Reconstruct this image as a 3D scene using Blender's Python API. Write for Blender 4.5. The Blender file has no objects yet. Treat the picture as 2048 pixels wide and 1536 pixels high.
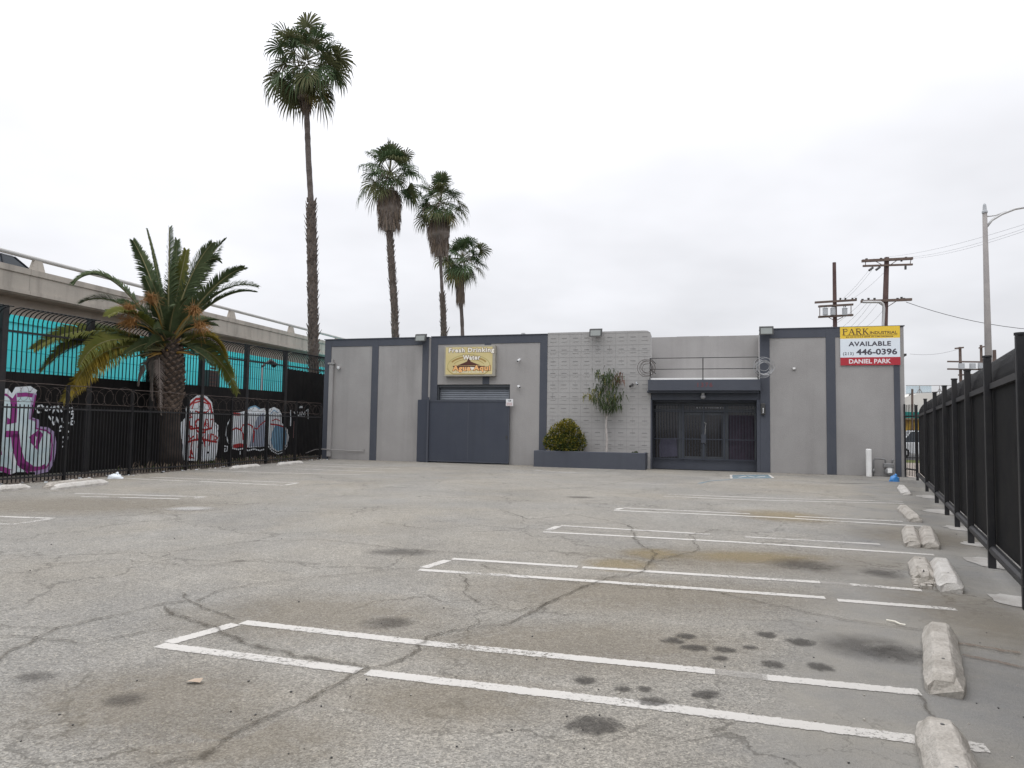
import bpy, bmesh, math, random
from mathutils import Vector, Matrix
R = math.radians
PI = math.pi
random.seed(7)
scene = bpy.context.scene
col = scene.collection

# ------------------------------------------------------------------ camera
FPX, PITCH, ROLL, EYE = 1420.0, R(3.46), R(0.87), 1.6
_f = Vector((0, math.cos(PITCH), math.sin(PITCH)))
_r0 = Vector((1, 0, 0)); _u0 = _r0.cross(_f)
_r = _r0*math.cos(ROLL) + _u0*math.sin(ROLL)
_u = -_r0*math.sin(ROLL) + _u0*math.cos(ROLL)
cd = bpy.data.cameras.new('camera'); cam = bpy.data.objects.new('camera', cd); col.objects.link(cam)
cd.sensor_width = 36; cd.lens = 36*FPX/2048; cd.clip_end = 4000; cd.clip_start = .05
m = Matrix((_r, _u, -_f)).transposed().to_4x4(); m.translation = (0, 0, EYE)
cam.matrix_world = m
scene.camera = cam

# ------------------------------------------------------------------ light
SUN_EL, SUN_AZ = R(62), R(200)
w = bpy.data.worlds.new('World'); scene.world = w; w.use_nodes = True
nt = w.node_tree; nt.nodes.clear()
def N(t, tree=None, **kw):
    n = (tree or nt).nodes.new(t)
    for k, v in kw.items(): setattr(n, k, v)
    return n
def overcast():
    L = nt.links.new
    out = N('ShaderNodeOutputWorld'); mix = N('ShaderNodeMixShader'); mix.inputs[0].default_value = .94
    sky = N('ShaderNodeTexSky', sky_type='NISHITA', sun_disc=False, sun_elevation=SUN_EL, sun_rotation=SUN_AZ)
    b1 = N('ShaderNodeBackground'); b1.inputs[1].default_value = .1
    L(sky.outputs[0], b1.inputs[0])
    tc = N('ShaderNodeTexCoord'); sp = N('ShaderNodeSeparateXYZ'); L(tc.outputs['Generated'], sp.inputs[0])
    def mth(op, a, b=None, clamp=False):
        n = N('ShaderNodeMath', operation=op, use_clamp=clamp)
        for i, v in enumerate((a, b)):
            if v is None: continue
            if isinstance(v, (int, float)): n.inputs[i].default_value = v
            else: L(v, n.inputs[i])
        return n.outputs[0]
    s = mth('MAXIMUM', sp.outputs[2], 0.0)
    lum = mth('ADD', mth('ADD', .745, mth('MULTIPLY', s, .44)), mth('MULTIPLY', mth('MULTIPLY', s, s), 1.15))
    # cloud deck seen from below: direction projected on a flat layer
    d = mth('ADD', s, .22)
    cb = N('ShaderNodeCombineXYZ')
    L(mth('DIVIDE', sp.outputs[0], d), cb.inputs[0]); L(mth('DIVIDE', sp.outputs[1], d), cb.inputs[1])
    nz = N('ShaderNodeTexNoise'); nz.inputs['Scale'].default_value = 1.15; nz.inputs['Detail'].default_value = 4; nz.inputs['Roughness'].default_value = .5
    L(cb.outputs[0], nz.inputs['Vector'])
    k = mth('MULTIPLY', mth('SUBTRACT', nz.outputs[0], .5), .62)
    lum2 = mth('MULTIPLY', lum, mth('ADD', 1.07, k))
    # the sheet is thinner to the left
    lum3 = mth('ADD', lum2, mth('MULTIPLY', sp.outputs[0], -.10))
    cl = N('ShaderNodeMix', data_type='RGBA', blend_type='MULTIPLY'); cl.inputs[0].default_value = 1
    cl.inputs[6].default_value = (.985, .99, 1.03, 1)
    cc = N('ShaderNodeCombineXYZ'); L(lum3, cc.inputs[0]); L(lum3, cc.inputs[1]); L(lum3, cc.inputs[2])
    L(cc.outputs[0], cl.inputs[7])
    b2 = N('ShaderNodeBackground'); L(cl.outputs[2], b2.inputs[0])
    L(b1.outputs[0], mix.inputs[1]); L(b2.outputs[0], mix.inputs[2]); L(mix.outputs[0], out.inputs[0])
overcast()
sl = bpy.data.lights.new('sun', 'SUN'); sun = bpy.data.objects.new('sun', sl); col.objects.link(sun)
sl.energy = .6; sl.angle = R(35); sl.color = (1, .96, .9)
_sd = Vector((math.sin(SUN_AZ)*math.cos(SUN_EL), math.cos(SUN_AZ)*math.cos(SUN_EL), math.sin(SUN_EL)))
sun.rotation_euler = _sd.to_track_quat('Z', 'Y').to_euler()
scene.view_settings.view_transform = 'Standard'; scene.view_settings.look = 'None'
scene.view_settings.exposure = 0; scene.view_settings.gamma = 1
scene.cycles.max_bounces = 6; scene.cycles.transparent_max_bounces = 16

# ------------------------------------------------------------------ survey helpers
# points of the site, found where a line of sight of the survey photograph meets the ground or a wall
def ray(x, y): return _r*((x-1024)/FPX) - _u*((y-768)/FPX) + _f
CAM = Vector((0, 0, EYE))
def ground(x, y, z=0.0):
    d = ray(x, y); p = CAM + d*((z-EYE)/d.z); return p
def atdepth(x, y, Y):
    d = ray(x, y); return CAM + d*(Y/d.y)
class Plane:
    """vertical reference plane: u runs along it, o is the distance in front of it (towards the lot)"""
    def __init__(s, a, d, u_sign, org=None):
        s.n = Vector((math.sin(a), math.cos(a), 0)); s.d = d
        s.u = Vector((math.cos(a), -math.sin(a), 0))*u_sign
        s.O = org if org is not None else s.n*d
    def __call__(s, u, o, z): return s.O + s.u*u - s.n*o + Vector((0, 0, z))
    def px(s, x, y, o=0.0):
        r = ray(x, y); p = CAM + r*((s.d-o)/s.n.dot(r)); q = p - s.O
        return q.dot(s.u), p.z
_wa = R(16.82); _wn = Vector((math.sin(_wa), math.cos(_wa), 0))
_r1 = ray(644, 918.5); WO = CAM + _r1*(29.028/_wn.dot(_r1)); WO.z = 0
W = Plane(_wa, 29.028, 1, WO)                 # front wall of the building
LF = Plane(R(-75.78), 16.321, 1)              # front fence on the left
LB = Plane(R(-75.78), 18.45, 1)               # taller fence behind it
LC = Plane(R(-75.78), 22.0, 1)                # turquoise wall
LH = Plane(R(-75.78), 24.8, 1)                # elevated road parapet
RF = Plane(R(117.19), 1.249, -1)              # fence on the right

# ------------------------------------------------------------------ mesh helpers
class MB:
    def __init__(s): s.v = []; s.f = []; s.mi = []; s.uv = {}
    def face(s, pts, mi=0):
        b = len(s.v); s.v += [Vector(p) for p in pts]; s.f.append(tuple(range(b, b+len(pts)))); s.mi.append(mi)
    def mesh(s, vs, fs, mi=0):
        b = len(s.v); s.v += [Vector(p) for p in vs]
        for f in fs: s.f.append(tuple(b+i for i in f)); s.mi.append(mi)
    def hexa(s, p, mi=0):
        s.mesh(p, [(3, 2, 1, 0), (4, 5, 6, 7), (0, 1, 5, 4), (1, 2, 6, 5), (2, 3, 7, 6), (3, 0, 4, 7)], mi)
    def fbox(s, fr, u0, u1, o0, o1, z0, z1, mi=0):
        s.hexa([fr(u0, o0, z0), fr(u1, o0, z0), fr(u1, o1, z0), fr(u0, o1, z0), fr(u0, o0, z1), fr(u1, o0, z1), fr(u1, o1, z1), fr(u0, o1, z1)], mi)
    def box(s, c, sx, sy, sz, mi=0, rot=0):
        c = Vector(c); M = Matrix.Rotation(rot, 3, 'Z')
        s.hexa([c + M @ Vector((a*sx/2, b*sy/2, d*sz/2)) for d in (-1, 1) for a, b in ((-1, -1), (1, -1), (1, 1), (-1, 1))], mi)
    def tube(s, pts, r, n=8, mi=0, cap=True):
        pts = [Vector(p) for p in pts]; rs = r if isinstance(r, (list, tuple)) else [r]*len(pts)
        b = len(s.v); up = None
        for i, p in enumerate(pts):
            t = (pts[min(i+1, len(pts)-1)] - pts[max(i-1, 0)])
            if t.length < 1e-9: t = Vector((0, 0, 1))
            t.normalize()
            if up is None:
                up = t.cross(Vector((0, 0, 1)) if abs(t.z) < .9 else Vector((1, 0, 0))).normalized()
            else:
                up = (up - t*up.dot(t)); up = up.normalized() if up.length > 1e-6 else t.orthogonal().normalized()
            sd = t.cross(up)
            for k in range(n):
                a = 2*PI*k/n; s.v.append(p + (up*math.cos(a) + sd*math.sin(a))*rs[i])
        for i in range(len(pts)-1):
            for k in range(n):
                s.f.append((b+i*n+k, b+i*n+(k+1) % n, b+(i+1)*n+(k+1) % n, b+(i+1)*n+k)); s.mi.append(mi)
        if cap:
            s.f.append(tuple(b+k for k in range(n))[::-1]); s.mi.append(mi)
            s.f.append(tuple(b+(len(pts)-1)*n+k for k in range(n))); s.mi.append(mi)
    def prism(s, fr, poly, o0, o1, mi=0):
        """outline in (u, z) given thickness along o"""
        n = len(poly); vs = [fr(u, o0, z) for u, z in poly] + [fr(u, o1, z) for u, z in poly]
        fs = [tuple(range(n))[::-1], tuple(range(n, 2*n))] + [(i, (i+1) % n, n+(i+1) % n, n+i) for i in range(n)]
        s.mesh(vs, fs, mi)
    def ellip(s, c, rx, ry, rz, nu=12, nv=8, mi=0, jit=0, rnd=random):
        c = Vector(c); vs = []; fs = []
        for j in range(nv+1):
            t = PI*j/nv
            for i in range(nu):
                a = 2*PI*i/nu; k = 1 + (rnd.uniform(-jit, jit) if jit else 0)
                vs.append(c + Vector((rx*k*math.sin(t)*math.cos(a), ry*k*math.sin(t)*math.sin(a), rz*k*math.cos(t))))
        for j in range(nv):
            for i in range(nu):
                fs.append((j*nu+i, (j+1)*nu+i, (j+1)*nu+(i+1) % nu, j*nu+(i+1) % nu))
        s.mesh(vs, fs, mi)
    def build(s, name, mats, parent=None, loc=None, smooth=False, bevel=0, fixn=False):
        me = bpy.data.meshes.new(name)
        inv = None
        if parent is not None: inv = MW[parent.name].inverted()
        elif loc is not None: inv = Matrix.Translation(Vector(loc)).inverted()
        me.from_pydata([tuple(inv @ p) if inv else tuple(p) for p in s.v], [], s.f)
        if not isinstance(mats, (list, tuple)): mats = [mats]
        for a in mats: me.materials.append(a)
        me.polygons.foreach_set('material_index', s.mi)
        if smooth: me.polygons.foreach_set('use_smooth', [True]*len(s.f))
        if fixn:
            bm = bmesh.new(); bm.from_mesh(me); bmesh.ops.remove_doubles(bm, verts=bm.verts, dist=1e-5); bmesh.ops.recalc_face_normals(bm, faces=bm.faces); bm.to_mesh(me); bm.free()
        me.update()
        o = bpy.data.objects.new(name, me); col.objects.link(o)
        if parent is not None: o.parent = parent; MW[o.name] = MW[parent.name]
        else:
            if loc is not None: o.location = Vector(loc)
            MW[o.name] = Matrix.Translation(Vector(loc)) if loc is not None else Matrix.Identity(4)
        if bevel:
            b = o.modifiers.new('bevel', 'BEVEL'); b.width = bevel; b.segments = 2; b.limit_method = 'ANGLE'; b.angle_limit = R(40)
        return o
MW = {}
def tag(o, label=None, cat=None, group=None, kind=None):
    if label: o['label'] = label
    if cat: o['category'] = cat
    if group: o['group'] = group
    if kind: o['kind'] = kind
    return o
def thing(name, label, cat, loc, group=None, rz=0):
    o = bpy.data.objects.new(name, None); col.objects.link(o); o.location = Vector(loc); o.rotation_euler = (0, 0, rz)
    o.empty_display_size = .3
    MW[o.name] = Matrix.Translation(Vector(loc)) @ Matrix.Rotation(rz, 4, 'Z')
    return tag(o, label, cat, group)
def structure(o): o['kind'] = 'structure'; return o
def copy_tree(o, parent=None):
    c = o.copy(); col.objects.link(c)
    if parent is not None: c.parent = parent
    for ch in [x for x in bpy.data.objects if x.parent == o]: copy_tree(ch, c)
    return c

# ------------------------------------------------------------------ materials
def mat(name, c, rough=.7, c2=None, scale=6, amt=.5, bump=0, bscale=60, metal=0, spec=.5, streak=None, fine=.0, fscale=200, coord='Object', detail=4, contrast=(.35, .65), trans=0):
    """base colour c drifting to c2 by noise; optional fine speckle, vertical streaks and bump"""
    m = bpy.data.materials.new(name); m.use_nodes = True; t = m.node_tree; L = t.links.new
    b = t.nodes['Principled BSDF']; b.inputs['Roughness'].default_value = rough; b.inputs['Metallic'].default_value = metal
    b.inputs['Specular IOR Level'].default_value = spec
    tc = t.nodes.new('ShaderNodeTexCoord')
    if c2 is None: c2 = tuple(x*.8 for x in c)
    nz = t.nodes.new('ShaderNodeTexNoise'); nz.inputs['Scale'].default_value = scale; nz.inputs['Detail'].default_value = detail; nz.inputs['Roughness'].default_value = .6
    L(tc.outputs[coord], nz.inputs['Vector'])
    mr = t.nodes.new('ShaderNodeMapRange'); mr.inputs[1].default_value = contrast[0]; mr.inputs[2].default_value = contrast[1]; mr.inputs[4].default_value = amt
    L(nz.outputs[0], mr.inputs[0])
    mx = t.nodes.new('ShaderNodeMix'); mx.data_type = 'RGBA'; mx.inputs[6].default_value = (*c, 1); mx.inputs[7].default_value = (*c2, 1)
    L(mr.outputs[0], mx.inputs[0]); cur = mx.outputs[2]
    if streak:
        sc, sk = streak
        mp = t.nodes.new('ShaderNodeMapping'); mp.inputs['Scale'].default_value = (sc, sc, sc*.06); L(tc.outputs[coord], mp.inputs[0])
        n2 = t.nodes.new('ShaderNodeTexNoise'); n2.inputs['Scale'].default_value = 1; n2.inputs['Detail'].default_value = 5; L(mp.outputs[0], n2.inputs['Vector'])
        r2 = t.nodes.new('ShaderNodeMapRange'); r2.inputs[1].default_value = .5; r2.inputs[2].default_value = .75; r2.inputs[3].default_value = 1; r2.inputs[4].default_value = 1-sk
        L(n2.outputs[0], r2.inputs[0])
        vm = t.nodes.new('ShaderNodeVectorMath'); vm.operation = 'SCALE'; L(cur, vm.inputs[0]); L(r2.outputs[0], vm.inputs['Scale']); cur = vm.outputs[0]
    if fine:
        n3 = t.nodes.new('ShaderNodeTexNoise'); n3.inputs['Scale'].default_value = fscale; n3.inputs['Detail'].default_value = 2; L(tc.outputs[coord], n3.inputs['Vector'])
        r3 = t.nodes.new('ShaderNodeMapRange'); r3.inputs[1].default_value = .3; r3.inputs[2].default_value = .7; r3.inputs[3].default_value = 1-fine; r3.inputs[4].default_value = 1+fine
        L(n3.outputs[0], r3.inputs[0])
        v3 = t.nodes.new('ShaderNodeVectorMath'); v3.operation = 'SCALE'; L(cur, v3.inputs[0]); L(r3.outputs[0], v3.inputs['Scale']); cur = v3.outputs[0]
    L(cur, b.inputs['Base Color'])
    if bump:
        n4 = t.nodes.new('ShaderNodeTexNoise'); n4.inputs['Scale'].default_value = bscale; n4.inputs['Detail'].default_value = 4; L(tc.outputs[coord], n4.inputs['Vector'])
        bp = t.nodes.new('ShaderNodeBump'); bp.inputs['Strength'].default_value = bump; bp.inputs['Distance'].default_value = .02; L(n4.outputs[0], bp.inputs['Height']); L(bp.outputs[0], b.inputs['Normal'])
    if trans:
        tr = t.nodes.new('ShaderNodeBsdfTranslucent'); L(cur, tr.inputs[0]); ms = t.nodes.new('ShaderNodeMixShader'); ms.inputs[0].default_value = trans
        L(b.outputs[0], ms.inputs[1]); L(tr.outputs[0], ms.inputs[2]); L(ms.outputs[0], t.nodes['Material Output'].inputs[0])
    return m
M_STUCCO = mat('light grey stucco', (.338, .328, .322), .9, (.28, .27, .265), .55, .75, .5, 45, streak=(2.2, .14), fine=.06, fscale=60)
M_TRIM = mat('slate blue paint', (.060, .067, .087), .75, (.073, .080, .098), 1.2, .6, .35, 45, streak=(2.5, .12), fine=.05, fscale=60)
M_TRIM2 = mat('slate blue gate paint', (.040, .047, .068), .5, (.050, .058, .077), .9, .7, .05, 20, streak=(3, .12))
M_BLOCK = mat('painted block', (.365, .358, .352), .9, (.32, .313, .308), 1.3, .6, .3, 60, fine=.05, fscale=80)
M_WHITEP = mat('white paint', (.84, .84, .83), .6, (.6, .6, .58), 3, .4)
M_ROOF = mat('roof felt', (.20, .20, .20), .95, (.14, .14, .14), .8, .6)
M_BLACK = mat('black fence paint', (.010, .010, .012), .6, (.022, .021, .02), 3, .6, spec=.2)
M_BLACK2 = mat('black rail paint', (.017, .017, .020), .5, (.04, .038, .036), 4, .5, spec=.35)
M_SHEET = mat('black sheet panel', (.009, .0085, .009), .8, (.017, .0155, .015), 1.3, .7, streak=(5, .3), spec=.15)
M_RUST = mat('rusty wire', (.06, .042, .034), .7, (.12, .1, .095), 8, .6, metal=.3)
M_GALV = mat('galvanised wire', (.42, .43, .44), .45, (.3, .3, .31), 5, .5, metal=.6)
M_TURQ = mat('turquoise paint', (.09, .77, .81), .6, (.12, .80, .84), .5, .8, .1, 40, streak=(1.5, .12))
M_CONC = mat('road concrete', (.45, .41, .36), .9, (.365, .335, .295), .8, .7, .3, 30, streak=(3.0, .30), fine=.05, fscale=50)
M_CONC2 = mat('girder concrete', (.46, .40, .345), .9, (.395, .345, .30), .5, .7, .2, 20, streak=(1.5, .2))
M_STEEL = mat('galvanised steel', (.50, .50, .50), .45, (.42, .42, .42), 3, .6, metal=.35)
M_POLE = mat('lamp post concrete', (.30, .28, .265), .7, (.20, .185, .185), 1.2, .8, .1, 60)
M_WOOD = mat('creosoted wood', (.075, .042, .042), .85, (.12, .075, .065), 2, .8, .2, 60, streak=(12, .3))
M_ARM = mat('weathered crossarm wood', (.10, .07, .06), .85, (.16, .12, .10), 4, .7)
M_GREYBOX = mat('grey transformer paint', (.42, .44, .46), .5, (.34, .35, .37), 4, .5)
M_WIRE = mat('cable', (.06, .06, .065), .6)
M_STOP = mat('worn concrete', (.43, .40, .36), .95, (.29, .265, .23), 5, .8, .6, 45, fine=.14, fscale=70, contrast=(.4, .62))
M_STOPW = mat('pale concrete', (.52, .50, .47), .95, (.38, .355, .32), 6, .75, .5, 50, fine=.12, fscale=80, contrast=(.45, .65))
M_DIRT = mat('dirt strip', (.11, .085, .065), 1, (.05, .042, .036), 1.5, .8, .6, 25, fine=.3, fscale=40)
M_CPATCH = mat('concrete footing', (.40, .385, .36), .95, (.29, .27, .245), 3, .8, .4, 40, fine=.1, fscale=60)
M_ALU = mat('dull aluminium', (.085, .093, .105), .45, (.065, .072, .08), 2, .5, metal=.25)
M_GLASS = mat('dark glass', (.012, .012, .015), .06, (.02, .018, .022), .8, .6, spec=.5)
M_PLUM = mat('plum curtain', (.05, .036, .055), .85, (.025, .02, .03), 3, .7)
M_SHUT = mat('shutter slats', (.20, .22, .25), .5, (.15, .165, .19), 2, .6, metal=.2)
M_LAMPF = mat('lamp lens', (.24, .26, .25), .3, (.19, .21, .20), 3, .4)
M_DARKM = mat('dark housing', (.045, .045, .045), .5)
M_CAMW = mat('white plastic', (.72, .73, .74), .35, (.6, .6, .6), 8, .4)
M_FRAMESIGN = mat('sign case', (.36, .34, .29), .5, (.28, .26, .22), 3, .6)
def sheet(c, n, r=.5): return mat(n, c, r, tuple(x*.92 for x in c), 3, .5)
M_SY = sheet((.80, .55, .045), 'sign yellow'); M_SW = sheet((.74, .80, .86), 'sign white'); M_SR = sheet((.42, .02, .035), 'sign red')
M_INK = sheet((.06, .055, .075), 'sign ink'); M_INKB = sheet((.10, .05, .03), 'sign brown ink'); M_SIGNW = sheet((.82, .76, .78), 'sign white letters')
M_CREAM = mat('sign cream', (.58, .48, .22), .4, (.66, .57, .31), 1.2, .7)
M_OCHRE = sheet((.36, .24, .07), 'sign ochre'); M_OLIVE = sheet((.42, .36, .14), 'sign olive'); M_BROWN = sheet((.085, .025, .015), 'sign dark brown'); M_PALE = sheet((.86, .82, .72), 'sign pale letters'); M_ORNG = sheet((.86, .46, .18), 'sign orange letters')
M_REDN = sheet((.16, .035, .04), 'red numerals')
M_BAGB = mat('blue plastic', (.05, .22, .55), .3, (.10, .30, .62), 10, .6); M_BAGW = mat('white plastic bag', (.74, .78, .82), .4, (.6, .66, .72), 12, .5)
M_LEAFT = .25
def leaf(n, c, c2, tr=.22, sc=1.6): return mat(n, c, .7, c2, sc, .9, trans=tr, spec=.18)
M_FAN = leaf('fan leaf green', (.045, .080, .034), (.075, .105, .05)); M_FAN2 = leaf('fan leaf olive', (.085, .098, .042), (.12, .12, .06)); M_FANY = leaf('fan leaf yellowing', (.19, .15, .055), (.12, .12, .05))
M_PET = mat('petiole', (.10, .105, .05), .6, (.13, .11, .05), 3, .5)
M_DEAD = mat('dead palm thatch', (.19, .145, .11), .9, (.26, .20, .15), 3, .9, streak=(9, .4), trans=.1); M_DEAD2 = mat('grey palm thatch', (.23, .195, .175), .9, (.14, .115, .10), 3, .8)
M_PTRUNK = mat('grey palm bark', (.135, .115, .105), .95, (.075, .062, .055), 3, .9, .8, 30, fine=.25, fscale=18)
M_BOOT = mat('palm leaf bases', (.15, .12, .10), .95, (.07, .055, .047), 6, .9)
M_DATE = leaf('date frond green', (.066, .098, .046), (.105, .13, .06), .2); M_DATE2 = leaf('date frond olive', (.15, .17, .042), (.20, .195, .055), .25); M_DATEY = leaf('date frond yellow', (.30, .22, .035), (.18, .16, .04), .3)
M_RACH = mat('frond midrib', (.20, .185, .085), .6, (.15, .14, .06), 3, .5); M_RACHO = mat('orange midrib', (.30, .18, .04), .6)
M_FRUIT = mat('orange fruit stalks', (.27, .12, .026), .7, (.19, .11, .035), 8, .7)
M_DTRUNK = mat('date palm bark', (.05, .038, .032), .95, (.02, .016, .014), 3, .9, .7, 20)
M_DSCALE = mat('date palm cut bases', (.145, .105, .08), .9, (.065, .047, .037), 7, .9, fine=.2, fscale=20)
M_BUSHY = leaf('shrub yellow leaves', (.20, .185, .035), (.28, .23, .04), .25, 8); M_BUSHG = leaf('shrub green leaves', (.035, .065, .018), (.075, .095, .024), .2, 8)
M_TLEAF = leaf('small tree leaves', (.050, .078, .036), (.085, .105, .05), .2, 6); M_TRED = leaf('reddish young leaves', (.17, .075, .05), (.12, .07, .04), .2, 6); M_TYEL = leaf('yellow leaves', (.28, .25, .06), (.18, .18, .05), .25, 6)
M_TBARK = mat('pale bark', (.46, .43, .41), .9, (.32, .29, .27), 8, .7)
M_TYRE = mat('tyre rubber', (.02, .02, .02), .85); M_CARW = mat('white car paint', (.68, .70, .72), .25, (.6, .62, .64), 2, .3); M_CARB = mat('dark car paint', (.02, .024, .032), .2)
M_CGLASS = mat('car glass', (.025, .035, .045), .08)

def asphalt():
    m = bpy.data.materials.new('old asphalt'); m.use_nodes = True; t = m.node_tree; L = t.links.new
    b = t.nodes['Principled BSDF']; b.inputs['Roughness'].default_value = .95; b.inputs['Specular IOR Level'].default_value = .25
    geo = t.nodes.new('ShaderNodeNewGeometry'); P = geo.outputs['Position']
    def noise(s, d=4, r=.6, v=P, dist=0):
        n = t.nodes.new('ShaderNodeTexNoise'); n.inputs['Scale'].default_value = s; n.inputs['Detail'].default_value = d; n.inputs['Roughness'].default_value = r; n.inputs['Distortion'].default_value = dist; L(v, n.inputs['Vector']); return n.outputs[0]
    def rng(x, a, b_, c, d):
        n = t.nodes.new('ShaderNodeMapRange'); n.inputs[1].default_value = a; n.inputs[2].default_value = b_; n.inputs[3].default_value = c; n.inputs[4].default_value = d; L(x, n.inputs[0]); return n.outputs[0]
    def mixc(f, a, b_):
        n = t.nodes.new('ShaderNodeMix'); n.data_type = 'RGBA'
        for i, v in ((6, a), (7, b_)):
            if isinstance(v, tuple): n.inputs[i].default_value = (*v, 1)
            else: L(v, n.inputs[i])
        if isinstance(f, float): n.inputs[0].default_value = f
        else: L(f, n.inputs[0])
        return n.outputs[2]
    def mul(a, b_):
        n = t.nodes.new('ShaderNodeMath'); n.operation = 'MULTIPLY'
        for i, v in enumerate((a, b_)):
            if isinstance(v, float): n.inputs[i].default_value = v
            else: L(v, n.inputs[i])
        return n.outputs[0]
    def scale(c, f):
        n = t.nodes.new('ShaderNodeVectorMath'); n.operation = 'SCALE'; L(c, n.inputs[0]); L(f, n.inputs['Scale']); return n.outputs[0]
    # broad tone: grey with tan, dusty areas
    c = mixc(rng(noise(.16, 5, .65, dist=.6), .40, .66, 0., 1.), (.245, .235, .214), (.262, .240, .202))
    c = mixc(rng(noise(.55, 5, .6), .5, .72, 0., .8), c, (.215, .207, .192))
    c = mixc(rng(noise(1.7, 4, .65), .55, .8, 0., .5), c, (.315, .30, .272))
    # aggregate
    vo = t.nodes.new('ShaderNodeTexVoronoi'); vo.inputs['Scale'].default_value = 105; L(P, vo.inputs['Vector'])
    sx = t.nodes.new('ShaderNodeSeparateColor'); L(vo.outputs['Color'], sx.inputs[0])
    f1 = rng(sx.outputs[0], 0, 1, .62, 1.30)
    c = scale(c, f1)
    st = rng(sx.outputs[1], .93, .97, 0., .6)
    c = mixc(st, c, (.44, .405, .34))
    c = scale(c, rng(noise(28, 3, .7), .3, .7, .84, 1.16))
    c = scale(c, rng(noise(7, 4, .7), .35, .65, .93, 1.07))
    # smoother, later surfacing along the right fence
    dp = t.nodes.new('ShaderNodeVectorMath'); dp.operation = 'DOT_PRODUCT'; L(P, dp.inputs[0]); dp.inputs[1].default_value = (.8895, -.457, 0)
    ad = t.nodes.new('ShaderNodeMath'); ad.operation = 'ADD'; L(dp.outputs['Value'], ad.inputs[0]); L(rng(noise(.9, 5, .7), .3, .7, -.5, .5), ad.inputs[1])
    late = rng(ad.outputs[0], 1.249-2.0, 1.249-1.5, 0., .85)
    c = mixc(late, c, mixc(rng(noise(.8, 5, .7), .35, .65, 0., 1.), (.205, .202, .195), (.255, .24, .21)))
    # worn and patched areas
    c = scale(c, rng(noise(.33, 6, .7, dist=1.0), .38, .62, .90, 1.07))
    # network of cracks
    wv = t.nodes.new('ShaderNodeVectorMath'); wv.operation = 'ADD'; L(P, wv.inputs[0])
    n5 = t.nodes.new('ShaderNodeTexNoise'); n5.inputs['Scale'].default_value = 1.3; n5.inputs['Detail'].default_value = 6; n5.inputs['Roughness'].default_value = .65; L(P, n5.inputs['Vector'])
    sv = t.nodes.new('ShaderNodeVectorMath'); sv.operation = 'SCALE'; sv.inputs['Scale'].default_value = 1.1; L(n5.outputs['Color'], sv.inputs[0]); L(sv.outputs[0], wv.inputs[1])
    for s_, th, dk, ms in ((.42, .010, .50, .40), (1.25, .012, .50, .50), (2.9, .02, .40, .56)):
        v2 = t.nodes.new('ShaderNodeTexVoronoi'); v2.feature = 'DISTANCE_TO_EDGE'; v2.inputs['Scale'].default_value = s_; L(wv.outputs[0], v2.inputs['Vector'])
        e = rng(v2.outputs['Distance'], .002, th, 1., 0.)
        k = mul(mul(e, rng(noise(.3, 3), ms, ms+.12, 0., 1.)), dk)
        c = mixc(k, c, (.055, .05, .042))
    L(c, b.inputs['Base Color'])
    bp = t.nodes.new('ShaderNodeBump'); bp.inputs['Strength'].default_value = .5; bp.inputs['Distance'].default_value = .008
    L(vo.outputs['Distance'], bp.inputs['Height']); L(bp.outputs[0], b.inputs['Normal'])
    return m
M_ASPH = asphalt()
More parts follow.
